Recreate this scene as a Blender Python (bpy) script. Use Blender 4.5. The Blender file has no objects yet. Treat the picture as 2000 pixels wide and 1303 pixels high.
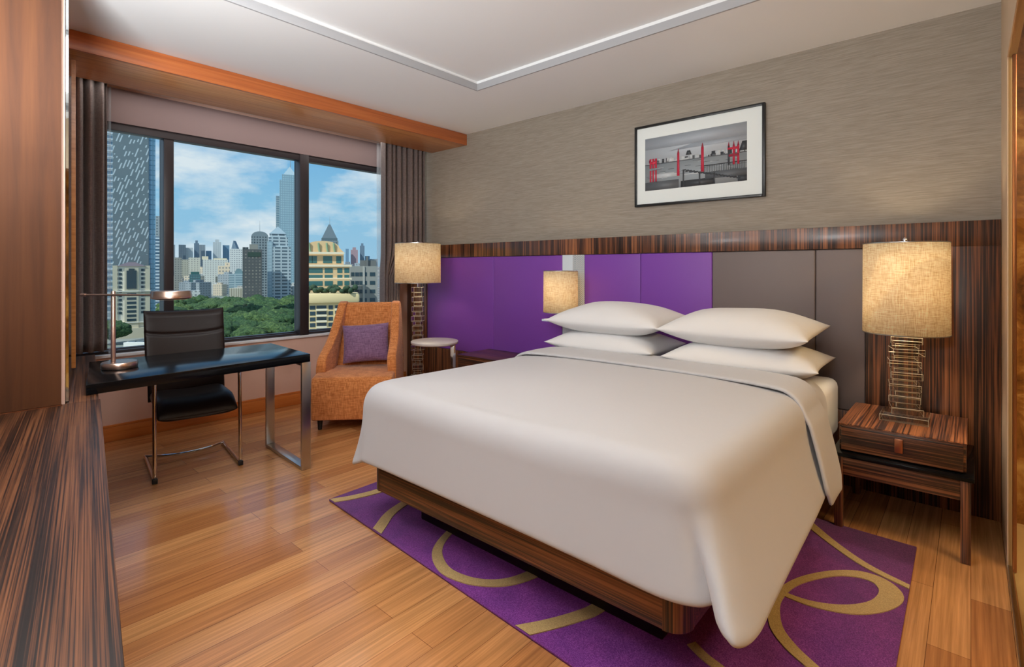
import bpy, bmesh, math, random
from mathutils import Vector, Matrix
random.seed(7)
sc = bpy.context.scene
PI = math.pi
def C(r, g, b, a=1.0):
    f = lambda c: (c/255/12.92) if c/255 <= .04045 else ((c/255+.055)/1.055)**2.4
    return (f(r), f(g), f(b), a)
# ------------------------------------------------------------------ camera
# the camera stands over the world origin, 1.3 m up; headboard wall is y = 3.7, window wall x = -4.85
F = 1013.0; HZ = 525.0; EYE = 1.3; YAW = math.radians(41.5)
FW = Vector((-math.sin(YAW), math.cos(YAW))); RT = Vector((math.cos(YAW), math.sin(YAW)))
cam = bpy.data.cameras.new('camera'); co = bpy.data.objects.new('camera', cam); sc.collection.objects.link(co)
co.location = (0, 0, EYE); co.rotation_euler = (PI/2, 0, YAW)
cam.sensor_width = 36; cam.lens = 36*F/2000; cam.shift_y = -(651.5-HZ)/2000; cam.clip_start = .02; cam.clip_end = 9000
sc.camera = co
sc.view_settings.view_transform = 'Standard'; sc.view_settings.look = 'None'; sc.view_settings.gamma = 1
sc.view_settings.use_curve_mapping = False; sc.view_settings.exposure = -0.28
sc.cycles.use_denoising = True
sc.cycles.max_bounces = 10; sc.cycles.transparent_max_bounces = 24; sc.cycles.transmission_bounces = 10
sc.cycles.sample_clamp_indirect = 6; sc.cycles.caustics_reflective = False; sc.cycles.caustics_refractive = False
# ------------------------------------------------------------------ world: blue sky with clouds
w = bpy.data.worlds.new('sky'); sc.world = w; w.use_nodes = True
N = w.node_tree.nodes; L = w.node_tree.links; N.clear()
def wn(t, **k):
    n = N.new(t)
    for a, b in k.items(): setattr(n, a, b)
    return n
tc = wn('ShaderNodeTexCoord'); sep = wn('ShaderNodeSeparateXYZ'); L.new(tc.outputs['Generated'], sep.inputs[0])
rmp = wn('ShaderNodeValToRGB'); L.new(sep.outputs['Z'], rmp.inputs[0])
e = rmp.color_ramp.elements
e[0].position = 0.0; e[0].color = C(168, 205, 228); e[1].position = .42; e[1].color = C(84, 152, 212)
x = e.new(.12); x.color = C(148, 200, 230); x = e.new(.26); x.color = C(108, 174, 224)
mp = wn('ShaderNodeMapping'); mp.inputs['Scale'].default_value = (1, 1, 2.6); mp.inputs['Location'].default_value = (2.1, .35, .2)
L.new(tc.outputs['Generated'], mp.inputs[0])
nz = wn('ShaderNodeTexNoise'); nz.inputs['Scale'].default_value = 3.4; nz.inputs['Detail'].default_value = 9; nz.inputs['Roughness'].default_value = .58
L.new(mp.outputs[0], nz.inputs['Vector'])
cr = wn('ShaderNodeValToRGB'); cr.color_ramp.elements[0].position = .47; cr.color_ramp.elements[1].position = .61
L.new(nz.outputs['Fac'], cr.inputs[0])
mx = wn('ShaderNodeMix', data_type='RGBA'); L.new(cr.outputs[0], mx.inputs[0]); L.new(rmp.outputs[0], mx.inputs[6]); mx.inputs[7].default_value = C(236, 240, 243)
bg = wn('ShaderNodeBackground'); bg.inputs[1].default_value = 1.22; L.new(mx.outputs[2], bg.inputs[0])
wo = wn('ShaderNodeOutputWorld'); L.new(bg.outputs[0], wo.inputs[0])
# ------------------------------------------------------------------ sun (lights the city from behind the hotel)
sl = bpy.data.lights.new('sun', 'SUN'); sl.energy = 5.0; sl.angle = .01; sl.color = (1, .96, .88)
so = bpy.data.objects.new('sun', sl); sc.collection.objects.link(so)
sd = Vector((FW.x*.62-RT.x*-.42, FW.y*.62-RT.y*-.42, -.8)).normalized()
so.rotation_euler = sd.to_track_quat('-Z', 'Y').to_euler(); so.location = (30, -30, 60)
# ------------------------------------------------------------------ added fill lights of the room, and the bathroom lamp
def area(name, loc, sx, sy, power, col=(1, 1, 1), rot=(0, 0, 0)):
    l = bpy.data.lights.new(name, 'AREA'); l.shape = 'RECTANGLE'; l.size = sx; l.size_y = sy; l.energy = power; l.color = col
    o = bpy.data.objects.new(name, l); o.location = loc; o.rotation_euler = rot; sc.collection.objects.link(o); return o
area('ceiling_fill', (-1.3, .75, 2.725), 1.3, 1.3, 12, (1, .97, .95))  # unseen fill added in the ceiling tray
area('ceiling_fill', (-2.2, .95, 2.725), .5, .5, 16, (1, .97, .95))  # second added tray fill, for the window side
area('entry_fill', (-.55, -.1, 2.66), .7, .6, 10, (1, .95, .9))  # added fill above the entry, outside the view
area('uplight_fill', (-.25, -.45, 1.86), .34, .34, 86, (.93, .97, 1), Vector((-.75, .55, .75)).to_track_quat('-Z', 'Y').to_euler())  # unseen fill added to brighten the ceiling and far walls
area('uplight_fill', (-1.95, -.15, 1.86), .34, .34, 72, (.93, .97, 1), Vector((-.7, .6, .75)).to_track_quat('-Z', 'Y').to_euler())  # second added uplight fill, also out of view
area('curtain_pocket_fill', (-4.62, 2.1, 2.655), .06, 2.7, 7, (1, .97, .92))  # added strip hidden behind the pelmet to brighten the window side
area('bathroom_light_lamp', (1.1, 2.2, 2.6), .9, .9, 75, (1, .86, .66))

# ------------------------------------------------------------------ helpers
def at(u, v, z):                # point of the photo's ray at height z
    d = F*(EYE-z)/(v-HZ); l = (u-1000)/F*d
    p = FW*d+RT*l; return Vector((p.x, p.y, z))
def dep(u, d, z=0.0):           # point on column u at distance d along the view axis
    p = FW*d+RT*((u-1000)/F*d); return Vector((p.x, p.y, z))
def on_y(u, Y):                 # x where column u meets the plane y = Y
    k = (u-1000)/F; return (FW.x+RT.x*k)/(FW.y+RT.y*k)*Y
def zat(v, d): return EYE+(HZ-v)/F*d
MW = {}
def thing(name, label, cat, loc=(0, 0, 0), rz=0.0, group=None):
    o = bpy.data.objects.new(name, None); sc.collection.objects.link(o); o.empty_display_size = .1
    o.location = loc; o.rotation_euler = (0, 0, rz); o['label'] = label; o['category'] = cat
    if group: o['group'] = group
    MW[o.name] = Matrix.Translation(Vector(loc)) @ Matrix.Rotation(rz, 4, 'Z')
    return o
def tag(o, label=None, cat=None, group=None, kind=None):
    if label: o['label'] = label
    if cat: o['category'] = cat
    if group: o['group'] = group
    if kind: o['kind'] = kind
    return o
class MB:
    def __init__(s): s.bm = bmesh.new(); s.mi = 0; s.T = Matrix.Identity(4)
    def _v(s, p): return s.bm.verts.new(s.T @ Vector(p))
    def _f(s, vs):
        try: f = s.bm.faces.new(vs); f.material_index = s.mi; return f
        except ValueError: return None
    def box(s, a, b):
        x0, y0, z0 = [min(i, j) for i, j in zip(a, b)]; x1, y1, z1 = [max(i, j) for i, j in zip(a, b)]
        return s.prism([(x0, y0), (x1, y0), (x1, y1), (x0, y1)], z0, z1)
    def prism(s, poly, z0, z1, poly2=None):
        lo = [s._v((p[0], p[1], z0)) for p in poly]; hi = [s._v((p[0], p[1], z1)) for p in (poly2 or poly)]
        n = len(poly); s._f(lo[::-1]); s._f(hi)
        for i in range(n): s._f([lo[i], lo[(i+1) % n], hi[(i+1) % n], hi[i]])
        return s
    def extrude(s, prof, f0, f1):     # prof: list of 2D, f0/f1 map a 2D point to 3D for each end
        A = [s._v(f0(*p)) for p in prof]; B = [s._v(f1(*p)) for p in prof]; n = len(prof)
        s._f(A); s._f(B[::-1])
        for i in range(n): s._f([A[i], B[i], B[(i+1) % n], A[(i+1) % n]])
        return s
    def tube(s, pts, r, n=12, close=False):
        pts = [Vector(p) for p in pts]; rings = []; m = len(pts); up = None
        for i, p in enumerate(pts):
            if close: t = (pts[(i+1) % m]-pts[i-1])
            else: t = (pts[min(i+1, m-1)]-pts[max(i-1, 0)])
            t.normalize()
            if up is None: up = Vector((0, 0, 1)) if abs(t.z) < .9 else Vector((1, 0, 0))
            up = (up-t*up.dot(t)).normalized(); sd_ = t.cross(up)
            rr = r[i] if isinstance(r, (list, tuple)) else r
            rings.append([s._v(p+(up*math.cos(2*PI*k/n)+sd_*math.sin(2*PI*k/n))*rr) for k in range(n)])
        for i in range(m if close else m-1):
            A = rings[i]; B = rings[(i+1) % m]
            for k in range(n): s._f([A[k], A[(k+1) % n], B[(k+1) % n], B[k]])
        if not close: s._f(rings[0][::-1]); s._f(rings[-1])
        return s
    def lathe(s, prof, c=(0, 0, 0), n=48, cap=True):
        rings = [[s._v((c[0]+r*math.cos(2*PI*k/n), c[1]+r*math.sin(2*PI*k/n), c[2]+z)) for k in range(n)] for r, z in prof]
        for A, B in zip(rings, rings[1:]):
            for k in range(n): s._f([A[k], A[(k+1) % n], B[(k+1) % n], B[k]])
        if cap: s._f(rings[0][::-1]); s._f(rings[-1])
        return s
    def grid(s, fn, nu, nv, cu=False):
        g = [[s._v(fn(i/nu, j/nv)) for j in range(nv+1)] for i in range(nu if cu else nu+1)]
        for i in range(nu):
            for j in range(nv): s._f([g[i][j], g[(i+1) % len(g)][j], g[(i+1) % len(g)][j+1], g[i][j+1]])
        return s
    def build(s, name, mat, parent=None, bev=0.0, seg=2, sharp=35, local=False, solid=0.0, soff=0, sub=0, fix=True, edge_slot=0):
        bm = s.bm
        if fix: bmesh.ops.recalc_face_normals(bm, faces=bm.faces[:])
        if bev:
            es = [e for e in bm.edges if len(e.link_faces) == 2 and e.calc_face_angle(0) > math.radians(30)]
            rv = bmesh.ops.bevel(bm, geom=es, offset=bev, segments=seg, profile=.5, affect='EDGES', clamp_overlap=True)
            if edge_slot:
                for f in rv['faces']: f.material_index = edge_slot
        if parent is not None:
            if not local: bm.transform(MW[parent.name].inverted())
            loc = None
        else:
            xs = [v.co for v in bm.verts]
            lo = Vector([min(p[i] for p in xs) for i in range(3)]); hi = Vector([max(p[i] for p in xs) for i in range(3)])
            loc = Vector(((lo.x+hi.x)/2, (lo.y+hi.y)/2, lo.z)); bm.transform(Matrix.Translation(-loc))
        for f in bm.faces: f.smooth = True
        for e in bm.edges: e.smooth = not (len(e.link_faces) == 2 and e.calc_face_angle(0) > math.radians(sharp))
        me = bpy.data.meshes.new(name); bm.to_mesh(me); bm.free()
        for m in (mat if isinstance(mat, (list, tuple)) else [mat]): me.materials.append(m)
        o = bpy.data.objects.new(name, me); sc.collection.objects.link(o)
        if parent is not None: o.parent = parent; MW[o.name] = MW[parent.name]
        else: o.location = loc; MW[o.name] = Matrix.Translation(loc)
        if solid:
            md = o.modifiers.new('thickness', 'SOLIDIFY'); md.thickness = solid; md.offset = soff
        if sub:
            md = o.modifiers.new('smooth', 'SUBSURF'); md.levels = sub; md.render_levels = sub
        return o
def kids(o): return [c for c in bpy.data.objects if c.parent == o]
def copy_tree(o, parent=None, table=None):
    c = o.copy(); sc.collection.objects.link(c); c.parent = parent
    for ch in kids(o): copy_tree(ch, c)
    return c
def spline(pts, n=8, closed=False):
    P = [Vector(p) for p in pts]; out = []; m = len(P)
    for i in range(m if closed else m-1):
        p0 = P[i-1] if (closed or i) else P[0]; p1 = P[i]; p2 = P[(i+1) % m]; p3 = P[(i+2) % m] if (closed or i+2 < m) else P[-1]
        for k in range(n):
            t = k/n; out.append(.5*((2*p1)+(p2-p0)*t+(2*p0-5*p1+4*p2-p3)*t*t+(3*p1-p0-3*p2+p3)*t**3))
    if not closed: out.append(P[-1])
    return out
# ------------------------------------------------------------------ materials
class NT:
    def __init__(s, name):
        m = bpy.data.materials.new(name); m.use_nodes = True; s.m = m; s.t = m.node_tree
        s.b = s.t.nodes['Principled BSDF']; s.o = s.t.nodes['Material Output']
    def n(s, t, **k):
        x = s.t.nodes.new(t)
        for a, b in k.items():
            if a.startswith('i_'): x.inputs[a[2:].replace('_', ' ')].default_value = b
            else: setattr(x, a, b)
        return x
    def l(s, a, b): s.t.links.new(a, b)
    def ramp(s, src, stops):
        r = s.n('ShaderNodeValToRGB'); s.l(src, r.inputs[0]); el = r.color_ramp.elements
        el[0].position, el[0].color = stops[0]; el[1].position, el[1].color = stops[-1]
        for p, c in stops[1:-1]: q = el.new(p); q.color = c
        return r.outputs[0]
    def math(s, op, a, b=None, c=None):
        x = s.n('ShaderNodeMath', operation=op)
        for i, q in enumerate((a, b, c)):
            if q is None: continue
            if isinstance(q, (int, float)): x.inputs[i].default_value = q
            else: s.l(q, x.inputs[i])
        return x.outputs[0]
    def mix(s, f, a, b, bt='MIX'):
        x = s.n('ShaderNodeMix', data_type='RGBA', blend_type=bt)
        for i, q in ((0, f), (6, a), (7, b)):
            if isinstance(q, (int, float, tuple)): x.inputs[i].default_value = q
            else: s.l(q, x.inputs[i])
        return x.outputs[2]
    def coord(s, scale=(1, 1, 1), rot=(0, 0, 0), loc=(0, 0, 0), world=False):
        if world: src = s.n('ShaderNodeNewGeometry').outputs['Position']
        else: src = s.n('ShaderNodeTexCoord').outputs['Object']
        mp = s.n('ShaderNodeMapping'); mp.inputs['Scale'].default_value = scale; mp.inputs['Rotation'].default_value = rot; mp.inputs['Location'].default_value = loc
        s.l(src, mp.inputs[0]); return mp.outputs[0]
    def noise(s, vec, scale, detail=4, rough=.55, dist=0):
        x = s.n('ShaderNodeTexNoise'); x.inputs['Scale'].default_value = scale; x.inputs['Detail'].default_value = detail
        x.inputs['Roughness'].default_value = rough; x.inputs['Distortion'].default_value = dist; s.l(vec, x.inputs['Vector']); return x.outputs['Fac']
    def bump(s, h, strength=.2, dist=.01):
        x = s.n('ShaderNodeBump'); x.inputs['Strength'].default_value = strength; x.inputs['Distance'].default_value = dist
        s.l(h, x.inputs['Height']); s.l(x.outputs[0], s.b.inputs['Normal'])
    def set(s, **k):
        for a, v in k.items(): s.b.inputs[a.replace('_', ' ')].default_value = v
        return s
def plain(name, col, rough=.5, metal=0.0, **k):
    s = NT(name); s.set(Base_Color=col, Roughness=rough, Metallic=metal)
    for a, v in k.items(): s.b.inputs[a.replace('_', ' ')].default_value = v
    vec = s.coord((1, 1, 1)); s.bump(s.noise(vec, 60, 3), .02, .002)
    return s.m
def ebony(name, axis, rz=0.0, bright=1.0, rough=.33, world=False, fine=1.0):
    s = NT(name); sc3 = [105*fine]*3; sc3[axis] = 1.1
    v = s.coord(tuple(sc3), (0, 0, 0), world=world) if not rz else None
    if rz:
        a = s.coord((1, 1, 1), (0, 0, rz)); mp_ = s.n('ShaderNodeMapping'); mp_.inputs['Scale'].default_value = tuple(sc3); s.l(a, mp_.inputs[0]); v = mp_.outputs[0]
    f1 = s.noise(v, 1.3, 4, .6, .12)
    sc4 = [16, 16, 16]; sc4[axis] = .45
    mp2 = s.n('ShaderNodeMapping'); mp2.inputs['Scale'].default_value = tuple(a/b for a, b in zip(sc4, sc3)); s.l(v, mp2.inputs[0])
    f2 = s.noise(mp2.outputs[0], 1.5, 3, .5, .1)
    f = s.math('ADD', s.math('MULTIPLY', f1, .72), s.math('MULTIPLY', f2, .42))
    k = bright
    col = s.ramp(f, [(.44, C(26*k, 17*k, 14*k)), (.53, C(56*k, 34*k, 25*k)), (.60, C(112*k, 68*k, 42*k)), (.74, C(156*k, 102*k, 66*k))])
    s.l(col, s.b.inputs['Base Color']); s.set(Roughness=rough, Coat_Weight=.2, Coat_Roughness=.2)
    return s.m
def wood(name, axis, c0, c1, c2, rough=.35, sc=26, coat=.2, long=1.0):
    s = NT(name); k = [sc, sc, sc]; k[axis] = long
    v = s.coord(tuple(k)); f = s.noise(v, 1.2, 6, .6, .5)
    col = s.ramp(f, [(.3, c0), (.5, c1), (.7, c2)]); s.l(col, s.b.inputs['Base Color']); s.set(Roughness=rough, Coat_Weight=coat, Coat_Roughness=.2)
    s.bump(f, .04, .003); return s.m
def weave(name, c0, c1, scale=260, rough=.9, bump=.3, sheen=.2, blot=None):
    s = NT(name); a = s.noise(s.coord((scale, scale, scale*.12)), 1, 3, .6); b = s.noise(s.coord((scale*.12, scale*.12, scale)), 1, 3, .6)
    f = s.math('MULTIPLY', s.math('ADD', a, b), .5)
    col = s.ramp(f, [(.36, c0), (.62, c1)])
    if blot: col = s.mix(s.ramp(s.noise(s.coord(), 5, 3), [(.4, (0, 0, 0, 1)), (.65, (1, 1, 1, 1))]), col, blot)
    s.l(col, s.b.inputs['Base Color']); s.set(Roughness=rough, Sheen_Weight=sheen); s.bump(f, bump, .004); return s.m
M = {}
M['ceil'] = plain('ceiling_paint', C(236, 236, 235), .9)
M['step'] = plain('tray_paint', C(168, 168, 170), .8)
M['taupe_wall'] = plain('taupe_wall', C(222, 186, 168), .85)
M['beige'] = plain('beige_wall', C(205, 180, 150), .7)
M['backwall'] = plain('plain_wall', C(205, 196, 184), .85)
M['white'] = plain('white_sill', C(228, 230, 232), .35)
M['frame'] = plain('window_frame', C(52, 46, 48), .4, .2)
M['chrome'] = plain('chrome', C(215, 215, 218), .08, 1.0)
M['steel'] = plain('brushed_steel', C(190, 188, 186), .28, 1.0)
M['copper'] = plain('satin_nickel', C(200, 172, 158), .3, 1.0)
M['bronze'] = plain('bronze', C(176, 120, 90), .3, 1.0)
M['black'] = plain('black_lacquer', C(9, 11, 14), .16, 0, Specular_IOR_Level=.22)
M['blackframe'] = plain('black_picture_frame', C(26, 27, 27), .35)
M['leather'] = plain('dark_leather', C(30, 20, 18), .42, 0, Specular_IOR_Level=.28)
M['purple'] = plain('purple_leather', C(122, 62, 164), .5, 0, Sheen_Weight=.15)
M['taupe'] = plain('taupe_leather', C(112, 100, 97), .5)
M['plinth_dark'] = plain('dark_plinth', C(24, 17, 14), .4)  # even dark brown for the bed and chest plinths
M['rubber'] = plain('black_plastic', C(15, 15, 15), .5)
M['marble'] = plain('beige_stone', C(216, 190, 140), .3)
M['ebV'] = ebony('ebony_vertical', 2, bright=1.0)
M['ebVr'] = ebony('ebony_red', 2, bright=1.08)
M['ebX'] = ebony('ebony_along_x', 0, bright=.95)
M['ebY'] = ebony('ebony_along_y', 1, bright=1.25)
M['ebC'] = ebony('ebony_counter', 0, rz=math.radians(9.2), bright=.82, rough=.42, fine=2.1)
M['ebC'].node_tree.nodes['Principled BSDF'].inputs['Coat Weight'].default_value = 0; M['ebC'].node_tree.nodes['Principled BSDF'].inputs['Specular IOR Level'].default_value = .3
M['cab'] = wood('cabinet_veneer', 2, C(66, 34, 13), C(84, 46, 18), C(97, 56, 24), .75, 14, 0, .5)
M['pel'] = wood('pelmet_veneer', 1, C(176, 108, 50), C(200, 130, 66), C(212, 146, 82), .35, 40)
M['pelf'] = wood('pelmet_front', 1, C(160, 84, 40), C(180, 98, 48), C(192, 112, 58), .35, 40)
M['base'] = wood('skirting_wood', 1, C(176, 96, 40), C(198, 116, 54), C(206, 128, 66), .3, 30)
# floor boards running toward the headboard wall
s = NT('teak_floor')
v = s.coord((1, 1, 1), (0, 0, PI/2), world=True)
bk = s.n('ShaderNodeTexBrick'); bk.offset = .37; bk.inputs['Scale'].default_value = 1; bk.inputs['Brick Width'].default_value = 1.15
bk.inputs['Row Height'].default_value = .115; bk.inputs['Mortar Size'].default_value = .0009; bk.inputs['Mortar Smooth'].default_value = .1
bk.inputs['Color1'].default_value = C(172, 110, 56); bk.inputs['Color2'].default_value = C(202, 142, 82); bk.inputs['Mortar'].default_value = C(108, 62, 30); bk.inputs['Bias'].default_value = 0
s.l(v, bk.inputs['Vector'])
g = s.noise(s.coord((34, .9, 1), world=True), 1.4, 7, .62, .6)
g2 = s.noise(s.coord((120, 2.5, 1), world=True), 1.0, 3, .5)
col = s.mix(.75, bk.outputs['Color'], s.ramp(g, [(.3, C(176, 176, 176)), (.5, C(214, 214, 214)), (.7, C(248, 248, 248))]), 'MULTIPLY')
col = s.mix(.3, col, s.ramp(g2, [(.35, C(150, 140, 130)), (.6, C(255, 255, 255))]), 'MULTIPLY')
hs = s.n('ShaderNodeHueSaturation'); hs.inputs['Value'].default_value = 1.42; hs.inputs['Saturation'].default_value = .96; s.l(col, hs.inputs['Color'])
s.l(hs.outputs[0], s.b.inputs['Base Color']); s.set(Roughness=.26, Coat_Weight=.4, Coat_Roughness=.12); s.bump(g, .03, .002); M['floor'] = s.m
# wallpaper
s = NT('grass_wallpaper'); g = s.noise(s.coord((9, 9, 240)), 1, 5, .6, .2); g2 = s.noise(s.coord((26, 26, 500)), 1, 2)
s.l(s.ramp(g, [(.3, C(134, 124, 110)), (.5, C(150, 140, 126)), (.7, C(164, 154, 140))]), s.b.inputs['Base Color']); s.set(Roughness=.65, Sheen_Weight=.2)
s.bump(g, .25, .004); M['paper'] = s.m
# fabrics
s = NT('white_cotton'); s.set(Base_Color=C(190, 190, 193), Roughness=.75, Sheen_Weight=.25); s.bump(s.noise(s.coord(), 3.2, 3, .5), .12, .03); M['cotton'] = s.m
s = NT('white_pillow_cotton'); s.set(Base_Color=C(226, 226, 226), Roughness=.8, Sheen_Weight=.2); s.bump(s.noise(s.coord(), 5, 3, .5), .25, .03); M['pillow'] = s.m
M['orange'] = weave('orange_weave', C(166, 88, 30), C(222, 146, 84), 130, .9, .35)
M['lilac'] = weave('purple_weave', C(98, 66, 102), C(146, 112, 148), 150, .8, .3)
M['curtain'] = weave('curtain_cloth', C(86, 73, 70), C(122, 107, 102), 300, .85, .15)
s = NT('sheer_cloth'); tr = s.n('ShaderNodeBsdfTransparent'); tl = s.n('ShaderNodeBsdfTranslucent'); tl.inputs[0].default_value = C(236, 240, 242)
df = s.n('ShaderNodeBsdfDiffuse'); df.inputs[0].default_value = C(232, 236, 240)
a1 = s.n('ShaderNodeMixShader'); a1.inputs[0].default_value = .5; s.l(tl.outputs[0], a1.inputs[1]); s.l(df.outputs[0], a1.inputs[2])
a2 = s.n('ShaderNodeMixShader'); a2.inputs[0].default_value = .22; s.l(tr.outputs[0], a2.inputs[1]); s.l(a1.outputs[0], a2.inputs[2]); s.l(a2.outputs[0], s.o.inputs[0]); M['sheer'] = s.m
# linen lamp shade, lit from inside
def shade_mat(name):
    s = NT(name); a = s.noise(s.coord((260, 260, 22)), 1, 3, .6); b = s.noise(s.coord((26, 26, 300)), 1, 3, .6)
    f = s.math('MULTIPLY', s.math('ADD', a, b), .5)
    col = s.ramp(f, [(.36, C(205, 180, 136)), (.6, C(254, 246, 226))])
    tl = s.n('ShaderNodeBsdfTranslucent'); s.l(col, tl.inputs[0]); df = s.n('ShaderNodeBsdfDiffuse'); s.l(col, df.inputs[0])
    mx = s.n('ShaderNodeMixShader'); mx.inputs[0].default_value = .42; s.l(tl.outputs[0], mx.inputs[1]); s.l(df.outputs[0], mx.inputs[2])
    em = s.n('ShaderNodeEmission'); em.inputs[1].default_value = .12; s.l(s.mix(1.0, col, C(255, 226, 176), 'MULTIPLY'), em.inputs[0]); ad = s.n('ShaderNodeAddShader')
    s.l(mx.outputs[0], ad.inputs[0]); s.l(em.outputs[0], ad.inputs[1]); s.l(ad.outputs[0], s.o.inputs[0]); return s.m
M['shade'] = shade_mat('linen_shade')
# glass
def pane(name, tint, refl=.06, rough=0.0):
    s = NT(name); tr = s.n('ShaderNodeBsdfTransparent'); tr.inputs[0].default_value = tint
    gl = s.n('ShaderNodeBsdfGlossy'); gl.inputs['Roughness'].default_value = rough
    lw = s.n('ShaderNodeLayerWeight'); lw.inputs[0].default_value = .35
    k = s.math('MULTIPLY', lw.outputs['Fresnel'], refl*8)
    k = s.math('MINIMUM', k, .6)
    mx = s.n('ShaderNodeMixShader'); s.l(k, mx.inputs[0]); s.l(tr.outputs[0], mx.inputs[1]); s.l(gl.outputs[0], mx.inputs[2]); s.l(mx.outputs[0], s.o.inputs[0]); return s.m
M['pane'] = pane('window_glass', C(244, 250, 252), .03)
M['bathglass'] = pane('partition_glass', C(240, 232, 215), .02)
s = NT('crystal'); s.set(Base_Color=(1, 1, 1, 1), Roughness=.02, IOR=1.45); s.b.inputs['Transmission Weight'].default_value = 1; M['crystal'] = s.m
M['mirror'] = plain('mirror_glass', C(205, 212, 214), .03, 1.0)
# dotted mirror strip
s = NT('dotted_mirror'); vo = s.n('ShaderNodeTexVoronoi'); vo.inputs['Scale'].default_value = 85; vo.inputs['Randomness'].default_value = 0
s.l(s.coord((1, 0, 1), (0, PI/4, 0)), vo.inputs['Vector'])
col = s.ramp(vo.outputs['Distance'], [(.28, C(90, 130, 150)), (.34, C(225, 232, 235))]); s.l(col, s.b.inputs['Base Color']); s.set(Roughness=.15, Metallic=.25); M['dotmirror'] = s.m
# rug
s = NT('purple_pile'); f = s.noise(s.coord(), 320, 3, .7); g = s.noise(s.coord(), 7, 3, .5)
col = s.ramp(f, [(.3, C(84, 26, 100)), (.5, C(128, 54, 144)), (.7, C(170, 96, 184))]); col = s.mix(.35, col, s.ramp(g, [(.35, C(150, 120, 190)), (.65, C(255, 235, 255))]), 'MULTIPLY')
s.l(col, s.b.inputs['Base Color']); s.set(Roughness=.95, Sheen_Weight=.05); s.bump(f, .5, .006); M['pile'] = s.m
s = NT('gold_pile'); f = s.noise(s.coord(), 300, 3, .7); s.l(s.ramp(f, [(.3, C(158, 126, 68)), (.7, C(214, 182, 118))]), s.b.inputs['Base Color']); s.set(Roughness=.95, Sheen_Weight=.3); s.bump(f, .5, .006); M['goldpile'] = s.m
# facades: bands of windows in the walls, in the building's own coordinates
def facade(name, wall, win, bay=4.0, fl=3.4, bw=.6, fh=.55, rough=.6, wr=.15, vary=.25):
    s = NT(name); tcn = s.n('ShaderNodeTexCoord'); sp = s.n('ShaderNodeSeparateXYZ'); s.l(tcn.outputs['Object'], sp.inputs[0])
    h = s.math('ADD', s.math('ADD', sp.outputs[0], sp.outputs[1]), 500.37)
    hx = s.math('DIVIDE', h, bay); zx = s.math('DIVIDE', s.math('ADD', sp.outputs[2], .03), fl)
    a = s.math('LESS_THAN', s.math('FRACT', hx), bw); b = s.math('LESS_THAN', s.math('FRACT', zx), fh)
    wnm = s.math('MULTIPLY', a, b)
    sn = s.n('ShaderNodeSeparateXYZ'); s.l(tcn.outputs['Normal'], sn.inputs[0]); side = s.math('LESS_THAN', s.math('ABSOLUTE', sn.outputs[2]), .5)
    wnm = s.math('MULTIPLY', wnm, side)
    cb = s.n('ShaderNodeCombineXYZ'); s.l(s.math('FLOOR', hx), cb.inputs[0]); s.l(s.math('FLOOR', zx), cb.inputs[1])
    wnz = s.n('ShaderNodeTexWhiteNoise'); s.l(cb.outputs[0], wnz.inputs[0])
    wc = s.mix(s.math('MULTIPLY', wnz.outputs[0], vary), win, wall)
    s.l(s.mix(wnm, wall, wc), s.b.inputs['Base Color'])
    s.l(s.math('ADD', s.math('MULTIPLY', wnm, wr-rough), rough), s.b.inputs['Roughness']); return s.m

M['satin_and_reflection'] = plain('satin_and_reflection', C(226, 240, 248), .25, .1)  # satin for the ledge; on the mirror strip its paleness paints a reflection
s = NT('crystal_edge'); s.set(Base_Color=C(250, 240, 215), Roughness=.15); tr = s.n('ShaderNodeBsdfTransparent')
mx = s.n('ShaderNodeMixShader'); mx.inputs[0].default_value = .45; s.l(s.b.outputs[0], mx.inputs[1]); s.l(tr.outputs[0], mx.inputs[2]); s.l(mx.outputs[0], s.o.inputs[0]); M['crystal_edge'] = s.m
M['crystal'] = pane('crystal_clear', C(250, 248, 242), .09)
# ================================================================== ROOM SHELL
CZ = 2.687; WX = -4.85; RX = .118; BY = -.75
def struct(name, mb, mat, **k):
    o = mb.build(name, mat, **k); o['kind'] = 'structure'; return o
struct('floor', MB().box((WX-.15, BY-.1, -.06), (RX+.02, 3.78, 0)), M['floor'])
# ceiling with a raised tray
TX0, TX1, TY0, TY1 = -2.887, -.16, -.35, 2.853
m = MB()
m.box((WX-.3, BY-.1, CZ), (TX0, 3.8, CZ+.12)).box((TX1, BY-.1, CZ), (RX+.1, 3.8, CZ+.12))
m.box((TX0, TY1, CZ), (TX1, 3.8, CZ+.12)).box((TX0, BY-.1, CZ), (TX1, TY0, CZ+.12))
m.box((WX-.3, BY-.1, CZ+.075), (RX+.1, 3.8, CZ+.16))
struct('ceiling', m, M['ceil'])
m = MB()
for a, b in (((TX0, TY0, CZ-.001), (TX0+.012, TY1, CZ+.05)), ((TX1-.012, TY0, CZ-.001), (TX1, TY1, CZ+.05)), ((TX0+.012, TY1-.012, CZ-.001), (TX1-.012, TY1, CZ+.05)), ((TX0+.012, TY0, CZ-.001), (TX1-.012, TY0+.012, CZ+.05))): m.box(a, b)
struct('trim_1', m, M['step'])
struct('wall_headboard', MB().box((WX-.3, 3.70, -.05), (RX, 3.82, CZ+.1)), M['paper'])
struct('wall_right', MB().box((RX, 3.12, -.05), (RX+.03, 3.82, CZ+.1)).box((RX, BY-.1, 2.22), (RX+.03, 3.12, CZ+.1)), M['beige'])
struct('wall_back', MB().box((WX-.2, BY-.1, -.05), (RX+.1, BY, CZ+.1)), M['backwall'])
SZ, TZ, OY0, OY1 = .635, 2.41, .66, 3.45        # window opening
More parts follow.
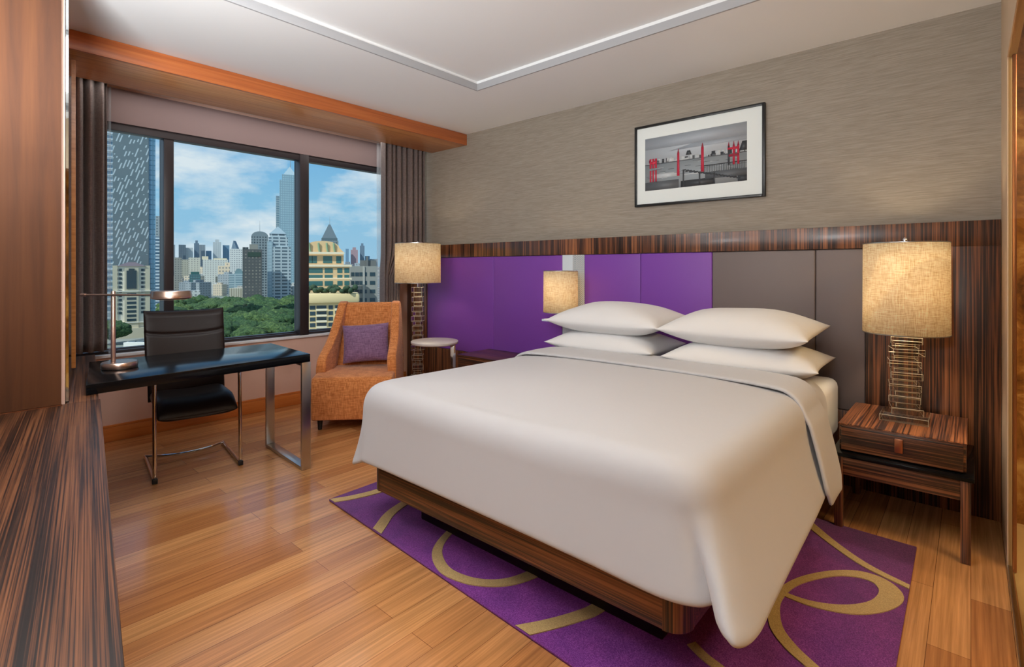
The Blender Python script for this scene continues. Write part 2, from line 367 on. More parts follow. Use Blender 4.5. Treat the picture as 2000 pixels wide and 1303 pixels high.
m = MB().box((WX-.16, BY-.1, -.05), (WX, 3.8, SZ)).box((WX-.16, BY-.1, TZ), (WX, 3.8, CZ+.1)).box((WX-.16, BY-.1, SZ), (WX, OY0, TZ)).box((WX-.16, OY1, SZ), (WX, 3.8, TZ))
struct('wall_window', m, M['taupe_wall'])
# left wall, running 9 degrees off the headboard wall: behind the counter
def L9(x): return .583+(-4.08-x)*.163     # y of the mirror plane at x
struct('wall_left', MB().prism([(WX, L9(WX)), (WX, L9(WX)-.1), (-3.04, L9(-3.04)-.1), (-3.04, L9(-3.04))], -.05, CZ+.1), M['taupe_wall'])
struct('baseboard_window', MB().box((WX, .75, 0), (WX+.02, 3.64, .105)).box((WX, .75, .105), (WX+.012, 3.64, .125)), M['base'], bev=.003)
# window sill and three windows
struct('trim_2', MB().box((WX-.15, OY0, SZ-.002), (WX+.025, OY1, SZ+.022)), M['white'], bev=.004)
FR0, FR1 = WX-.13, WX-.07
def window(i, y0, y1):
    o = thing('window_%d' % i, '', '', (FR0, (y0+y1)/2, SZ+.022)); del o['label']; del o['category']; o['kind'] = 'structure'
    z0, z1 = SZ+.023, TZ-.001; m = MB(); t = .03
    m.box((FR0, y0, z0), (FR1, y0+t, z1)).box((FR0, y1-t, z0), (FR1, y1, z1)).box((FR0, y0+t, z0), (FR1, y1-t, z0+t)).box((FR0, y0+t, z1-t), (FR1, y1-t, z1))
    m.build('window_frame', M['frame'], o, bev=.003)
    MB().box((FR0+.02, y0+t, z0+t), (FR0+.028, y1-t, z1-t)).build('window_glass', M['pane'], o)
window(1, OY0+.002, 1.30-.002); window(2, 1.30+.002, 2.43-.002); window(3, 2.43+.002, OY1-.002)
m = MB().box((FR1+.001, 1.265, SZ+.024), (WX+.005, 1.335, TZ-.002)).box((FR1+.001, 2.385, SZ+.024), (WX+.02, 2.475, TZ-.002))
struct('trim_3', m, M['frame'], bev=.004)        # the two deep mullions
struct('trim_4', MB().box((FR1+.001, OY0, TZ-.065), (WX+.012, OY1, TZ-.001)), M['frame'], bev=.003)
struct('trim_5', MB().box((FR1+.001, OY0+.003, SZ+.023), (WX-.02, OY1-.003, SZ+.045)), M['frame'], bev=.003)
rb = MB().box((WX+.016, .68, 2.405), (WX+.022, 3.62, 2.66)).build('roller_blind', plain('blind_cloth', C(130, 110, 108), .85)); tag(rb, 'flat taupe roller blind drawn up above the window behind the pelmet', 'blind')
# curtain pelmet below the ceiling
p = thing('curtain_pelmet', 'long orange wooden pelmet box under the ceiling above the window', 'pelmet', (-4.17, 1.6, 2.575))
MB().box((-3.914, -.7, 2.573), (-3.894, 3.699, CZ-.002)).build('front_board', M['pelf'], p, bev=.0015)
MB().box((-4.45, -.7, 2.575), (-3.915, 3.699, 2.595)).build('bottom_board', M['pel'], p, bev=.0015)
# ------------------------------------------------------------------ partition to the bathroom
g = thing('glass_partition', 'clear glass bathroom partition with slim metal posts at the right edge', 'partition', (RX+.03, 1.6, 0))
MB().box((RX+.004, BY, .012), (RX+.014, 3.118, 2.218)).build('glass_panel', M['bathglass'], g)
for y in (3.09, 1.95, .4): MB().box((RX+.015, y-.006, .0), (RX+.029, y+.006, 2.218)).build('post', M['bronze'], g, bev=.002)
MB().box((RX+.001, BY, -.0), (RX+.016, 3.118, .011)).build('floor_channel', M['steel'], g)
struct('trim_6', MB().box((RX+.021, BY-.1, -.06), (2.4, 3.8, -.002)), M['marble'])
s = NT('brown_stone'); f = s.noise(s.coord((1, 1, 1)), 2.2, 8, .65, 1.5)
s.l(s.ramp(f, [(.35, C(70, 42, 22)), (.5, C(170, 120, 62)), (.62, C(226, 190, 124)), (.75, C(130, 84, 42))]), s.b.inputs['Base Color']); s.set(Roughness=.18); M['brown_stone'] = s.m
struct('wall_bathroom', MB().box((2.3, BY-.1, -.05), (2.4, 3.8, 2.75)).box((RX+.031, 3.7, -.05), (2.3, 3.8, 2.75)).box((RX+.031, BY-.1, -.05), (2.3, BY, 2.75)), M['brown_stone'])
struct('ceiling_bathroom', MB().box((RX+.031, BY-.1, 2.75), (2.4, 3.8, 2.82)), M['ceil'])
t = thing('towel_rail', 'bent grey metal towel stand behind the glass partition', 'rail', (.40, 2.3, 0))
MB().tube(spline([(.2, 2.5, -.002), (.21, 2.62, .35), (.26, 2.75, .75), (.5, 2.8, .95), (.6, 2.3, .95), (.42, 2.1, .6), (.42, 2.0, 0.0)], 8), .013).build('rail_tube', M['steel'], t)
MB().box((.3, 2.35, .55), (.55, 2.7, .57)).build('shelf', M['steel'], t)
# ================================================================== HEADBOARD
hb = thing('headboard', 'wall-wide ebony headboard with purple and taupe leather panels behind the bed', 'headboard', (-2.3, 3.67, 0))
YB = 3.699; YF = 3.65; ZT = 1.554; ZL = 1.42; ZP = .45
xs = dict(s0=-4.40, p0=-4.40, c0=on_y(833, YF), a=on_y(963, YF), b=on_y(1097, YF), c=on_y(1140, YF), d=on_y(1390, YF), e=on_y(1592, YF), f=on_y(1690, YF))
MB().box((-4.49, YF, ZL), (RX-.002, YB, ZT)).build('top_rail', M['ebV'], hb, bev=.002)
MB().box((xs['f'], YF, 0.001), (RX-.002, YB, ZL)).build('side_panel', M['ebVr'], hb, bev=.002)
MB().box((-4.83, YF, 0.001), (xs['c0'], YB, ZL)).build('side_panel', M['ebVr'], hb, bev=.002)
MB().box((xs['c0'], YF+.004, .001), (xs['f'], YB, ZP)).build('lower_panel', M['ebV'], hb, bev=.002)
def pad(x0, x1, mat, lab):
    o = MB().box((x0+.001, YF+.008, ZP+.002), (x1-.001, YB-.002, ZL-.002)).build('padded_panel', mat, hb, bev=.008, seg=3); o['label'] = lab
pad(xs['c0'], xs['a'], M['purple'], 'purple leather panel'); pad(xs['a'], xs['b'], M['purple'], 'purple leather panel')
xm = on_y(1250, YF)
pad(xs['c'], xm, M['purple'], 'purple leather panel'); pad(xm, xs['d'], M['purple'], 'purple leather panel')
pad(xs['d'], xs['e'], M['taupe'], 'taupe leather panel'); pad(xs['e'], xs['f'], M['taupe'], 'taupe leather panel')
xk = on_y(1117, YF)
MB().box((xs['b'], YF+.012, ZP+.002), (xk, YB-.002, ZL-.002)).build('mirror_strip', M['satin_and_reflection'], hb)  # pale colour stands in for the bright reflection in this mirror
MB().box((xk, YF+.012, ZP+.002), (xs['c'], YB-.002, ZL-.002)).build('mirror_strip', M['dotmirror'], hb)['label'] = 'mirror strip etched with dots'
# ------------------------------------------------------------------ picture on the wallpaper
pc = thing('framed_picture', 'framed black and white river photograph with red towers on the taupe wallpaper', 'picture', (-1.49, 3.68, 1.78))
X0, X1, Z0, Z1 = -1.968, -1.018, 1.78, 2.402; yf = 3.668; t = .018
m = MB().box((X0, yf, Z0), (X0+t, 3.698, Z1)).box((X1-t, yf, Z0), (X1, 3.698, Z1)).box((X0+t, yf, Z0), (X1-t, 3.698, Z0+t)).box((X0+t, yf, Z1-t), (X1-t, 3.698, Z1))
m.build('frame', M['blackframe'], pc, bev=.002)
MB().box((X0+t, yf+.012, Z0+t), (X1-t, 3.697, Z1-t)).build('mount', plain('white_mount', C(236, 242, 238), .6), pc)
G = {k: plain('print_%s' % k, c, .5) for k, c in dict(sky=C(168, 176, 184), sky2=C(188, 196, 202), water=C(150, 158, 162), dark=C(62, 66, 70), mid=C(96, 101, 105), light=C(198, 204, 206), red=C(196, 44, 70), darkred=C(150, 40, 60)).items()}
keys = list(G); m = MB(); ax0, ax1, az0, az1 = -1.883, -1.134, 1.898, 2.298
lay = [0]
def pr(k, x0, x1, z0, z1, x2=None, x3=None):
    lay[0] += 1; yb = yf+.0115-.00001*lay[0]; m.mi = keys.index(k); W = ax1-ax0; H = az1-az0
    x2 = x0 if x2 is None else x2; x3 = x1 if x3 is None else x3
    q = [(x0, z0), (x1, z0), (x3, z1), (x2, z1)]
    m.extrude([(ax0+a*W, az0+b*H) for a, b in q], lambda a, b: (a, yb, b), lambda a, b: (a, yf+.012, b))
pr('sky2', 0, 1, .5, 1); pr('sky', 0, 1, .78, 1); pr('sky', .25, 1, .7, .78, .5, 1); pr('water', 0, 1, 0, .5); pr('mid', .0, .36, .0, .16); pr('dark', .38, .7, 0, .12)
R = random.Random(3)
for i in range(60):
    x = R.random(); h = R.uniform(.02, .09); pr(R.choice(['light', 'mid', 'dark', 'light']), x, min(1, x+R.uniform(.012, .05)), .5, .5+h)
pr('dark', .43, .49, .58, .66, .445, .475); pr('light', .08, .34, .22, .3); pr('mid', 0, 1, .485, .5); pr('dark', .93, 1, .52, .68, .96, 1)
for i in range(40):
    x = R.random(); z = R.uniform(.2, .47); pr(R.choice(['light', 'mid']), x, min(1, x+.06), z, z+.006)
pr('light', .42, .62, .22, .24, .4, .6)
for i in range(12): a = .42+.046*i; pr('dark', a, a+.03, .27-.018*i, .285-.018*i)
m.mi = keys.index('dark')
pr('dark', .92, 1, 0, .1); pr('mid', .62, 1, .1, .22)
pr('dark', .4, .415, 0, .32); pr('dark', .56, .575, 0, .24); pr('dark', .7, .715, 0, .2)
pr('dark', .4, .95, .3, .3)
for i in range(18): a = .4+.03*i; pr('dark', a, a+.032, .3-.0147*i, .325-.0147*i)
for i in range(26): a = .58+.016*i; pr('dark', a, a+.004, .22, .34)
pr('dark', .58, 1, .335, .35)
def red(x, w, z0, z1): pr('red', x-w/2, x+w/2, z0, z1-.08, x-w*.4, x+w*.4); pr('darkred', x-w*.4, x+w*.4, z1-.08, z1, x-.001, x+.001)
red(.355, .026, .22, .72); red(.595, .03, .24, .76)
for x in (.84, .885, .925): pr('dark' if x < .86 else 'red', x-.009, x+.009, .3, .62); pr('darkred', x-.009, x+.009, .62, .7, x-.001, x+.001)
pr('red', .83, .93, .56, .6); pr('darkred', .84, .93, .44, .48)
for x in (.06, .09, .12): pr('red', x-.01, x+.01, .42, .6); pr('red', x-.008, x+.008, .16, .38)
pr('red', .05, .13, .5, .55); m.build('print', [G[k] for k in keys], pc, fix=False)
# ================================================================== RUG
c0 = at(643, 975, .012); c1 = (-.178, 1.345, .012); c2 = (-.188, 3.04, .012); c3 = (-2.70, 3.10, .012)
RQ = [Vector((c0.x, c0.y)), Vector(c1[:2]), Vector(c2[:2]), Vector(c3[:2])]
rg = MB(); rg.prism([tuple(q) for q in RQ], .001, .012)
rg_main = rg; rg = MB()
def band(pts, zz=.0155):
    P = spline([(at(u, v, .012).x, at(u, v, .012).y, w_) for u, v, w_ in pts], 8); A = []; B = []
    for i, q in enumerate(P):
        a = P[max(i-1, 0)]; b = P[min(i+1, len(P)-1)]; t_ = Vector((b.x-a.x, b.y-a.y)).normalized(); n_ = Vector((-t_.y, t_.x))*q.z/2
        A.append((q.x+n_.x, q.y+n_.y)); B.append((q.x-n_.x, q.y-n_.y))
    rg.mi = 1
    v = [[rg._v((a[0], a[1], .008)), rg._v((a[0], a[1], zz)), rg._v((b[0], b[1], zz)), rg._v((b[0], b[1], .008))] for a, b, zz in [(a, b, zz+.0012*i/len(A)) for i, (a, b) in enumerate(zip(A, B))]]
    for p, q in zip(v, v[1:]):
        for j in range(3): rg._f([p[j+1], q[j+1], q[j], p[j]])
band([(600, 988, .05), (648, 979, .05), (690, 972, .05), (745, 958, .055), (800, 935, .06)])
band([(715, 1068, .06), (741, 1032, .06), (762, 1004, .055), (795, 980, .05), (840, 950, .05)])
band([(920, 1020, .03), (885, 1035, .035), (860, 1062, .04), (854, 1087, .048), (870, 1115, .05), (908, 1133, .048), (950, 1140, .046), (992, 1138, .05), (1032, 1126, .055), (1075, 1105, .06), (1130, 1070, .06)])
band([(960, 1243, .07), (1028, 1231, .06), (1085, 1218, .055), (1135, 1203, .055), (1165, 1190, .055), (1230, 1150, .05)])
band([(1350, 1258, .035), (1375, 1283, .035), (1398, 1301, .035), (1410, 1312, .04)])
band([(1560, 1005, .05), (1583, 1026, .05), (1630, 1064, .042), (1692, 1106, .038), (1778, 1149, .03), (1830, 1175, .03)])
band([(1420, 1110, .02), (1500, 1145, .025), (1545, 1167, .03), (1600, 1184, .04), (1665, 1192, .055), (1718, 1184, .065), (1741, 1163, .08), (1722, 1139, .07), (1682, 1124, .055), (1632, 1121, .038), (1580, 1130, .035), (1543, 1145, .032), (1518, 1170, .035), (1512, 1198, .04), (1518, 1230, .045), (1545, 1266, .045), (1582, 1300, .04), (1605, 1320, .04)])
for a, b in zip(RQ, RQ[1:]+RQ[:1]):
    e_ = b-a; bmesh.ops.bisect_plane(rg.bm, geom=rg.bm.verts[:]+rg.bm.edges[:]+rg.bm.faces[:], plane_co=(a.x, a.y, 0), plane_no=(e_.y, -e_.x, 0), clear_outer=True)
tm = bpy.data.meshes.new('bands'); rg.bm.to_mesh(tm); rg.bm.free(); rg_main.bm.from_mesh(tm); bpy.data.meshes.remove(tm); rg = rg_main
o = rg.build('rug', [M['pile'], M['goldpile']], fix=False); tag(o, 'purple rug with looping gold bands lying under the bed', 'rug')
# ================================================================== BED
bed = thing('bed', 'low ebony platform bed on a recessed dark plinth over the purple rug', 'bed', (-1.46, 2.5, .012))
MB().box((-2.12, 1.69, .012), (-.80, 3.55, .19)).build('plinth', M['plinth_dark'], bed, bev=.004)
def rrect(x0, x1, y0, y1, r, n=6):
    P = []
    for cx, cy, a in ((x1-r, y0+r, -PI/2), (x1, y1, 0), (x0, y1, 0), (x0+r, y0+r, PI)):
        if cy == y1: P.append((cx, cy)); continue
        for k in range(n+1): q = a+PI/2*k/n; P.append((cx+r*math.cos(q), cy+r*math.sin(q)))
    return P
MB().prism(rrect(-2.28, -.64, 1.50, 3.62, .07), .19, .315).build('platform', M['ebX'], bed, bev=.003)
m = MB().prism(rrect(-2.32, -.585, 1.57, 3.60, .16), .322, .655)
o = m.build('mattress', M['pillow'], bev=.05, seg=4); tag(o, 'thick white mattress on the ebony bed platform, bare beside the pillows', 'mattress')
for x_, a0 in ((-.71, -PI/2), (-2.21, PI)):
    P_ = [(x_+.0712*math.cos(a0+PI/2*k/10), 1.57+.0712*math.sin(a0+PI/2*k/10)) for k in range(11)]+[(x_+.069*math.cos(a0+PI/2*k/10), 1.57+.069*math.sin(a0+PI/2*k/10)) for k in range(10, -1, -1)]
    MB().prism(P_, .1895, .3155).build('corner_cap', M['ebV'], bed)
# duvet: a draped sheet with hanging sides and gathered corners
TOP = [(-.575, 3.14), (-.57, 2.8), (-.57, 2.4), (-.57, 2.0), (-.57, 1.72), (-.572, 1.60), (-.582, 1.55), (-.60, 1.518), (-.63, 1.495), (-.68, 1.48), (-.78, 1.473), (-.95, 1.47), (-1.46, 1.47), (-1.97, 1.47), (-2.23, 1.475), (-2.335, 1.50), (-2.38, 1.57), (-2.39, 1.72), (-2.385, 2.0), (-2.37, 2.4), (-2.35, 2.8), (-2.345, 3.14)]
HEM = [(-.50, 3.0), (-.49, 2.75), (-.47, 2.4), (-.455, 2.0), (-.44, 1.66), (-.428, 1.46), (-.448, 1.362), (-.492, 1.39), (-.522, 1.462), (-.57, 1.425), (-.68, 1.41), (-.95, 1.42), (-1.46, 1.43), (-2.02, 1.435), (-2.22, 1.43), (-2.28, 1.44), (-2.36, 1.45), (-2.40, 1.62), (-2.415, 2.0), (-2.42, 2.4), (-2.42, 2.75), (-2.41, 3.0)]
HZM = [.30, .295, .295, .295, .30, .315, .335, .35, .365, .355, .345, .345, .345, .345, .345, .33, .30, .29, .29, .29, .29, .30]
tp = spline([(a, b, 0) for a, b in TOP], 8); hm = spline([(a[0], a[1], z) for a, z in zip(HEM, HZM)], 8)
NP = len(tp); ZD = .70; RR = .10
def drape(i, k):            # k 0..1 across the top, 1..2 around the shoulder and down to the hem
    T_ = tp[i]; H_ = hm[i]; sp = Vector((-1.46, min(max(T_.y, 2.1), 3.14)))
    out = Vector((H_.x-T_.x, H_.y-T_.y)); base = Vector((T_.x, T_.y))
    dirn = (base-sp).normalized()
    edge = base-dirn*RR*.95
    if k <= 1:
        q = sp.lerp(edge, k); z = ZD+.028*(1-k**2.2)+.006*math.sin(q.x*5.1)*math.cos(q.y*4.3); return (q.x, q.y, z)
    if k <= 1.35:
        a = (k-1)/.35*PI/2*.93; c_ = edge+dirn*RR*.95*math.sin(a); return (c_.x, c_.y, ZD-RR*1.15*(1-math.cos(a)))
    z0 = ZD-RR*1.15*(1-math.cos(PI/2*.93)); f = (k-1.35)/.65; z = z0+(H_.z-z0)*f
    g_ = f**1.35; q = (edge+dirn*RR*.95*math.sin(PI/2*.93)).lerp(Vector((H_.x, H_.y)), g_); return (q.x, q.y, z)
KS = [0, .12, .25, .4, .55, .7, .82, .9, .96, 1]+[1+.35*j/6 for j in range(1, 7)]+[1.35+.65*j/12 for j in range(1, 13)]
m = MB(); gv = [[m._v(drape(i, k)) for k in KS] for i in range(NP)]
for i in range(NP-1):
    for j in range(len(KS)-1): m._f([gv[i][j], gv[i+1][j], gv[i+1][j+1], gv[i][j+1]])
bmesh.ops.remove_doubles(m.bm, verts=m.bm.verts[:], dist=.0005)
dv = m.build('duvet', M['cotton'], solid=.022, soff=0, sub=1, sharp=180)
tag(dv, 'smooth white duvet draped over the bed, its corner hanging to a point at the foot', 'duvet')
# turned-back band at the pillow end
m = MB(); cs = []
for t_ in [j/30 for j in range(31)]:
    pass
prof = []
zt = ZD+.028
for z in [.265+.03*j for j in range(12)]: prof.append((-.455-.10*((z-.265)/.37)**1.2, z, 0))
for a in [j*PI/2/8 for j in range(1, 9)]: prof.append((-.565-.13*(1-math.cos(a))*1.0, .605+.128*math.sin(a), 0))
right = prof[:]
mid = [(-.80-1.32*j/16, zt+.012-.0*j, 0) for j in range(0, 17)]
for j, q in enumerate(mid): mid[j] = (q[0], zt+.010+.006*math.sin(PI*j/16), 0)
left = [(-2.92-x, z, 0) for x, z, _ in right[::-1]]
sec = right+mid+left; n_ = len(sec)
def bandpt(a, b):
    i = min(int(round(a*(n_-1))), n_-1); x, z, _ = sec[i]
    hang = max(0, min(1, (.66-z)/.36)); e = abs(x+1.46)/.9
    y0 = 2.69-.05*e**4-.04*hang; y1 = 3.06-.16*max(0, e-.55)/.45*.6-.06*hang
    if z < .30: y0 += .03; y1 -= .04
    return (x, y0+(y1-y0)*b, z+.004*math.sin(b*PI))
m.grid(bandpt, n_-1, 10)
MW[dv.name] = MW[dv.name]
m.build('turned_back_band', M['cotton'], dv, solid=.02, soff=0, sub=1, sharp=180)
# pillows
def pillow(cx, cy, cz, a, b, th, rz, tilt, label, sd_=0, roll=0):
    m = MB(); T_ = Matrix.Translation((cx, cy, cz)) @ Matrix.Rotation(rz, 4, 'Z') @ Matrix.Rotation(tilt, 4, 'X') @ Matrix.Rotation(roll, 4, 'Y')
    m.T = T_; n = 22; R = random.Random(sd_); ph = [R.uniform(0, 6) for _ in range(4)]
    def P(i, j, sg):
        u = math.sin((i/n*2-1)*PI/2*.999); v = math.sin((j/n*2-1)*PI/2*.999)
        x_ = a*u*(1-.07*(1-v*v)) if abs(u) > 0 else 0; y_ = b*v*(1-.09*(1-u*u))
        h = (max(0, 1-u**4)*max(0, 1-v**4))**.62*(.72+.28*(1-u*u)*(1-v*v))
        z_ = sg*th/2*h*(1+.05*math.sin(4*u+ph[0])*math.cos(3*v+ph[1])); lift = .012*(u*u*v*v)
        return (x_, y_, z_*(1.12 if sg > 0 else .88)+lift)
    for sg in (1, -1):
        g_ = [[m._v(P(i, j, sg)) for j in range(n+1)] for i in range(n+1)]
        for i in range(n):
            for j in range(n): m._f([g_[i][j], g_[i+1][j], g_[i+1][j+1], g_[i][j+1]])
    bmesh.ops.remove_doubles(m.bm, verts=m.bm.verts[:], dist=.0008)
    o = m.build('pillow', M['pillow'], sharp=180); tag(o, label, 'pillow', 'pillows at the head of the bed'); return o
pillow(-1.00, 3.23, .765, .42, .27, .215, .03, .02, 'lower white pillow of the stack nearer the lamp on the drawer nightstand', 1)
pillow(-1.03, 3.22, .938, .42, .26, .225, -.02, .08, 'upper white pillow of the stack nearer the lamp on the drawer nightstand', 2)
pillow(-1.90, 3.24, .765, .42, .27, .215, .0, .02, 'lower white pillow of the stack in front of the dotted mirror strip', 3)
pillow(-1.89, 3.24, .938, .43, .26, .225, .03, .08, 'upper white pillow of the stack in front of the dotted mirror strip', 4)
# ================================================================== NIGHTSTAND AND LAMP (right)
ns = thing('nightstand', 'ebony nightstand with one drawer and slim legs beside the bed', 'nightstand', (-.25, 3.29, 0))
for x, y in ((-.515, 3.025), (-.035, 3.025), (-.515, 3.555), (-.035, 3.555)): MB().box((x, y, .001), (x+.036, y+.036, .365)).build('leg', M['ebV'], ns, bev=.002)
MB().box((-.515, 3.03, .275), (.0, 3.045, .365)).box((-.515, 3.575, .275), (.0, 3.59, .365)).box((-.51, 3.045, .275), (-.495, 3.575, .365)).box((-.02, 3.045, .275), (-.005, 3.575, .365)).build('apron', M['ebX'], ns, bev=.002)
MB().box((-.53, 3.015, .366), (.012, 3.60, .384)).build('table_top', M['black'], ns, bev=.002)
cab = MB().box((-.50, 3.075, .385), (-.015, 3.60, .514)).build('drawer_box', M['ebX'], ns, bev=.003)
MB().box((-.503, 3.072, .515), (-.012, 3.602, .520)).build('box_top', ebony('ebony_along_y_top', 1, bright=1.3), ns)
dr = MB().box((-.49, 3.058, .392), (-.025, 3.074, .508)).build('drawer', M['ebX'], ns, bev=.002)
MB().box((-.272, 3.045, .428), (-.240, 3.0575, .492)).build('handle', M['bronze'], dr, bev=.002)
def lamp_shade(par, c, z0, z1, r0, r1, hgt_ring=True):
    m = MB(); m.lathe([(r0, z0), (r1, z1)], (c[0], c[1], 0), 64, cap=False); o = m.build('lamp_shade', M['shade'], par, sharp=180, solid=.002)
    for r, z in ((r0, z0), (r1, z1)): m = MB(); m.tube([(c[0]+r*math.cos(2*PI*k/48), c[1]+r*math.sin(2*PI*k/48), z) for k in range(48)], .003, 6, close=True); m.build('shade_ring', M['steel'], par)
    m = MB()
    for k in range(3): a = 2*PI*k/3; m.tube([(c[0], c[1], z1-.02), (c[0]+r1*math.cos(a), c[1]+r1*math.sin(a), z1-.004)], .0025, 6)
    m.build('shade_spokes', M['steel'], par)
def bulb(name, loc, power, col=(1, .80, .56), r=.04):
    l = bpy.data.lights.new(name, 'POINT'); l.energy = power; l.color = col; l.shadow_soft_size = r
    o = bpy.data.objects.new(name, l); o.location = loc; sc.collection.objects.link(o)
cx, cy = -.255, 3.36
tl = thing('table_lamp', 'table lamp of stacked crystal blocks with large round linen shade on the drawer nightstand', 'lamp', (cx, cy, .5205))
MB().box((cx-.10, cy-.10, .5215), (cx+.10, cy+.10, .553)).build('base', [M['crystal'], M['crystal_edge']], tl, bev=.002, edge_slot=1)
zz = .555; R = random.Random(5); big = True; k = 0
while zz < .955:
    h = .034 if big else .024; w_ = (.066 if big else .05); a = R.uniform(-.12, .12) if big else R.uniform(-.1, .1)
    m = MB(); m.T = Matrix.Translation((cx+R.uniform(-.006, .006), cy+R.uniform(-.006, .006), 0)) @ Matrix.Rotation(a+.15, 4, 'Z'); m.box((-w_, -w_, zz), (w_, w_, zz+h)).build('crystal_block', [M['crystal'], M['crystal_edge']], tl, bev=.0022, seg=1, edge_slot=1)
    zz += h+.0012; big = not big; k += 1
MB().lathe([(.008, zz-.004), (.008, 1.435)], (cx, cy, 0), 16).build('pole', M['chrome'], tl)
MB().lathe([(.004, 1.43), (.012, 1.44), (.012, 1.452), (.005, 1.462)], (cx, cy, 0), 16).build('finial', M['chrome'], tl)
lamp_shade(tl, (cx, cy), .968, 1.432, .183, .181)
bulb('table_lamp_bulb', (cx, cy, 1.22), 12.5)
# ================================================================== LOW CHEST, SHELF AND SMALL LAMP (left of the bed)
ch = thing('bedside_chest', 'low wide dark ebony chest beside the bed in front of the purple panels', 'chest', (-2.98, 3.42, 0))
MB().box((-3.51, 3.22, .07), (-2.45, 3.64, .50)).build('carcass', M['ebX'], ch, bev=.003)
MB().box((-3.515, 3.212, .501), (-2.445, 3.642, .52)).build('chest_top', M['ebX'], ch, bev=.002)
d1 = MB().box((-3.49, 3.205, .09), (-2.985, 3.2195, .485)).build('door', M['ebX'], ch, bev=.002); d2 = MB().box((-2.975, 3.205, .09), (-2.47, 3.2195, .485)).build('door', M['ebX'], ch, bev=.002)
MB().box((-3.03, 3.195, .3), (-3.02, 3.2045, .4)).build('handle', M['bronze'], d1); MB().box((-2.94, 3.195, .3), (-2.93, 3.2045, .4)).build('handle', M['bronze'], d2)
MB().box((-3.47, 3.26, .001), (-2.49, 3.60, .069)).build('plinth', M['plinth_dark'], ch)
sx = on_y(1095, 3.42)
o = MB().box((sx-.10, 3.30, .878), (sx+.24, YF+.010, .893)).build('glass_shelf', M['satin_and_reflection']); tag(o, 'small pale glass ledge on the headboard behind the pillows', 'shelf')
sl_ = thing('bedside_lamp', 'small lamp with round linen shade on the glass ledge behind the pillows', 'lamp', (sx, 3.42, .8935))
MB().lathe([(.055, .8945), (.055, .902), (.012, .908), (.008, .915), (.008, .955)], (sx, 3.42, 0), 24).build('base', M['chrome'], sl_)
MB().lathe([(.006, .9555), (.006, 1.25)], (sx, 3.42, 0), 12).build('pole', M['chrome'], sl_)
lamp_shade(sl_, (sx, 3.42), .948, 1.282, .140, .138)
bulb('bedside_lamp_bulb', (sx, 3.42, 1.12), 4, r=.03)
# ================================================================== FLOOR LAMP
fx, fy = -4.065, 3.20
fl = thing('floor_lamp', 'tall floor lamp of stacked crystal blocks with drum shade in the corner by the curtain', 'lamp', (fx, fy, 0))
MB().lathe([(.14, .001), (.14, .02), (.13, .028)], (fx, fy, 0), 40).build('base', M['chrome'], fl)
zz = .03; R = random.Random(9); i = 0
while zz < 1.085:
    h = (.052, .04)[i % 2]; w_ = (.052, .038)[i % 2]
    m = MB(); m.T = Matrix.Translation((fx, fy, 0)) @ Matrix.Rotation(YAW+R.uniform(-.25, .25), 4, 'Z'); m.box((-w_, -w_, zz), (w_, w_, zz+h)).build('crystal_block', [M['crystal'], M['crystal_edge']], fl, bev=.0025, seg=1, edge_slot=1)
    zz += h+.0012; i += 1
MB().lathe([(.007, zz), (.007, 1.55)], (fx, fy, 0), 12).build('pole', M['chrome'], fl)
MB().lathe([(.004, 1.551), (.012, 1.556), (.006, 1.57)], (fx, fy, 0), 12).build('finial', M['chrome'], fl)
lamp_shade(fl, (fx, fy), 1.163, 1.545, .222, .220)
bulb('floor_lamp_bulb', (fx, fy, 1.34), 7)
# ================================================================== SIDE TABLE
tx, ty = -3.62, 3.04
st = thing('side_table', 'small round side table with white top and chrome post between armchair and chest', 'table', (tx, ty, 0))
MB().lathe([(.17, .618), (.205, .626), (.212, .634), (.212, .648), (.207, .652)], (tx, ty, 0), 64).build('table_top', plain('white_table', C(214, 208, 204), .35), st, sharp=50)
pp = RT*.165
MB().box((-.024, -.006, .018), (.024, .006, .617)).T
m = MB(); m.T = Matrix.Translation((tx+pp.x, ty+pp.y, 0)) @ Matrix.Rotation(YAW, 4, 'Z'); m.box((-.024, -.006, .016), (.024, .006, .617)).build('post', M['chrome'], st, bev=.002)
m = MB(); m.T = Matrix.Translation((tx, ty, 0)) @ Matrix.Rotation(YAW, 4, 'Z'); m.lathe([(.17, .001), (.17, .012), (.16, .015)], (.02, 0, 0), 48).build('foot_plate', M['chrome'], st)
# ================================================================== ARMCHAIR
p0 = FW*4.13+RT*(-1.612); p1 = FW*4.19+RT*(-.965); ww = (p1-p0); az_ = math.atan2(ww.y, ww.x); mid_ = (p0+p1)/2
ac = thing('armchair', 'orange woven high-back armchair beside the window', 'armchair', (mid_.x, mid_.y, 0), az_)
HW = .325
def LB(): return MB()
m = LB(); m.extrude([(0.0, .085), (-.012, .30), (0.0, .395), (.02, .425), (.16, .44), (.62, .425), (.70, .085)], lambda a, b: (-HW+.01, a, b), lambda a, b: (HW-.005, a, b))
m.build('seat', M['orange'], ac, bev=.014, seg=3, local=True)
arm = [(.175, .088), (.168, .47), (.175, .53), (.20, .565), (.26, .60), (.36, .65), (.45, .72), (.52, .81), (.575, .90), (.62, .985), (.68, 1.0), (.735, .988), (.765, .93), (.75, .5), (.72, .088)]
def armf(side, inner):
    def f(a, b):
        tpr = max(0, (b-.45)/.54); x = HW+.008-(.075 if inner else 0)-(.085 if side < 0 else .03)*tpr+(.0 if inner else 0)
        return (side*x, a, b)
    return f
for sd_ in (-1, 1): m = LB(); m.extrude(arm, armf(sd_, False), armf(sd_, True)); m.build('arm', M['orange'], ac, bev=.014, seg=3, local=True)
m = LB(); xa = lambda b, s_: s_*(HW-.062-(.085 if s_ < 0 else .03)*max(0, (b-.45)/.54))
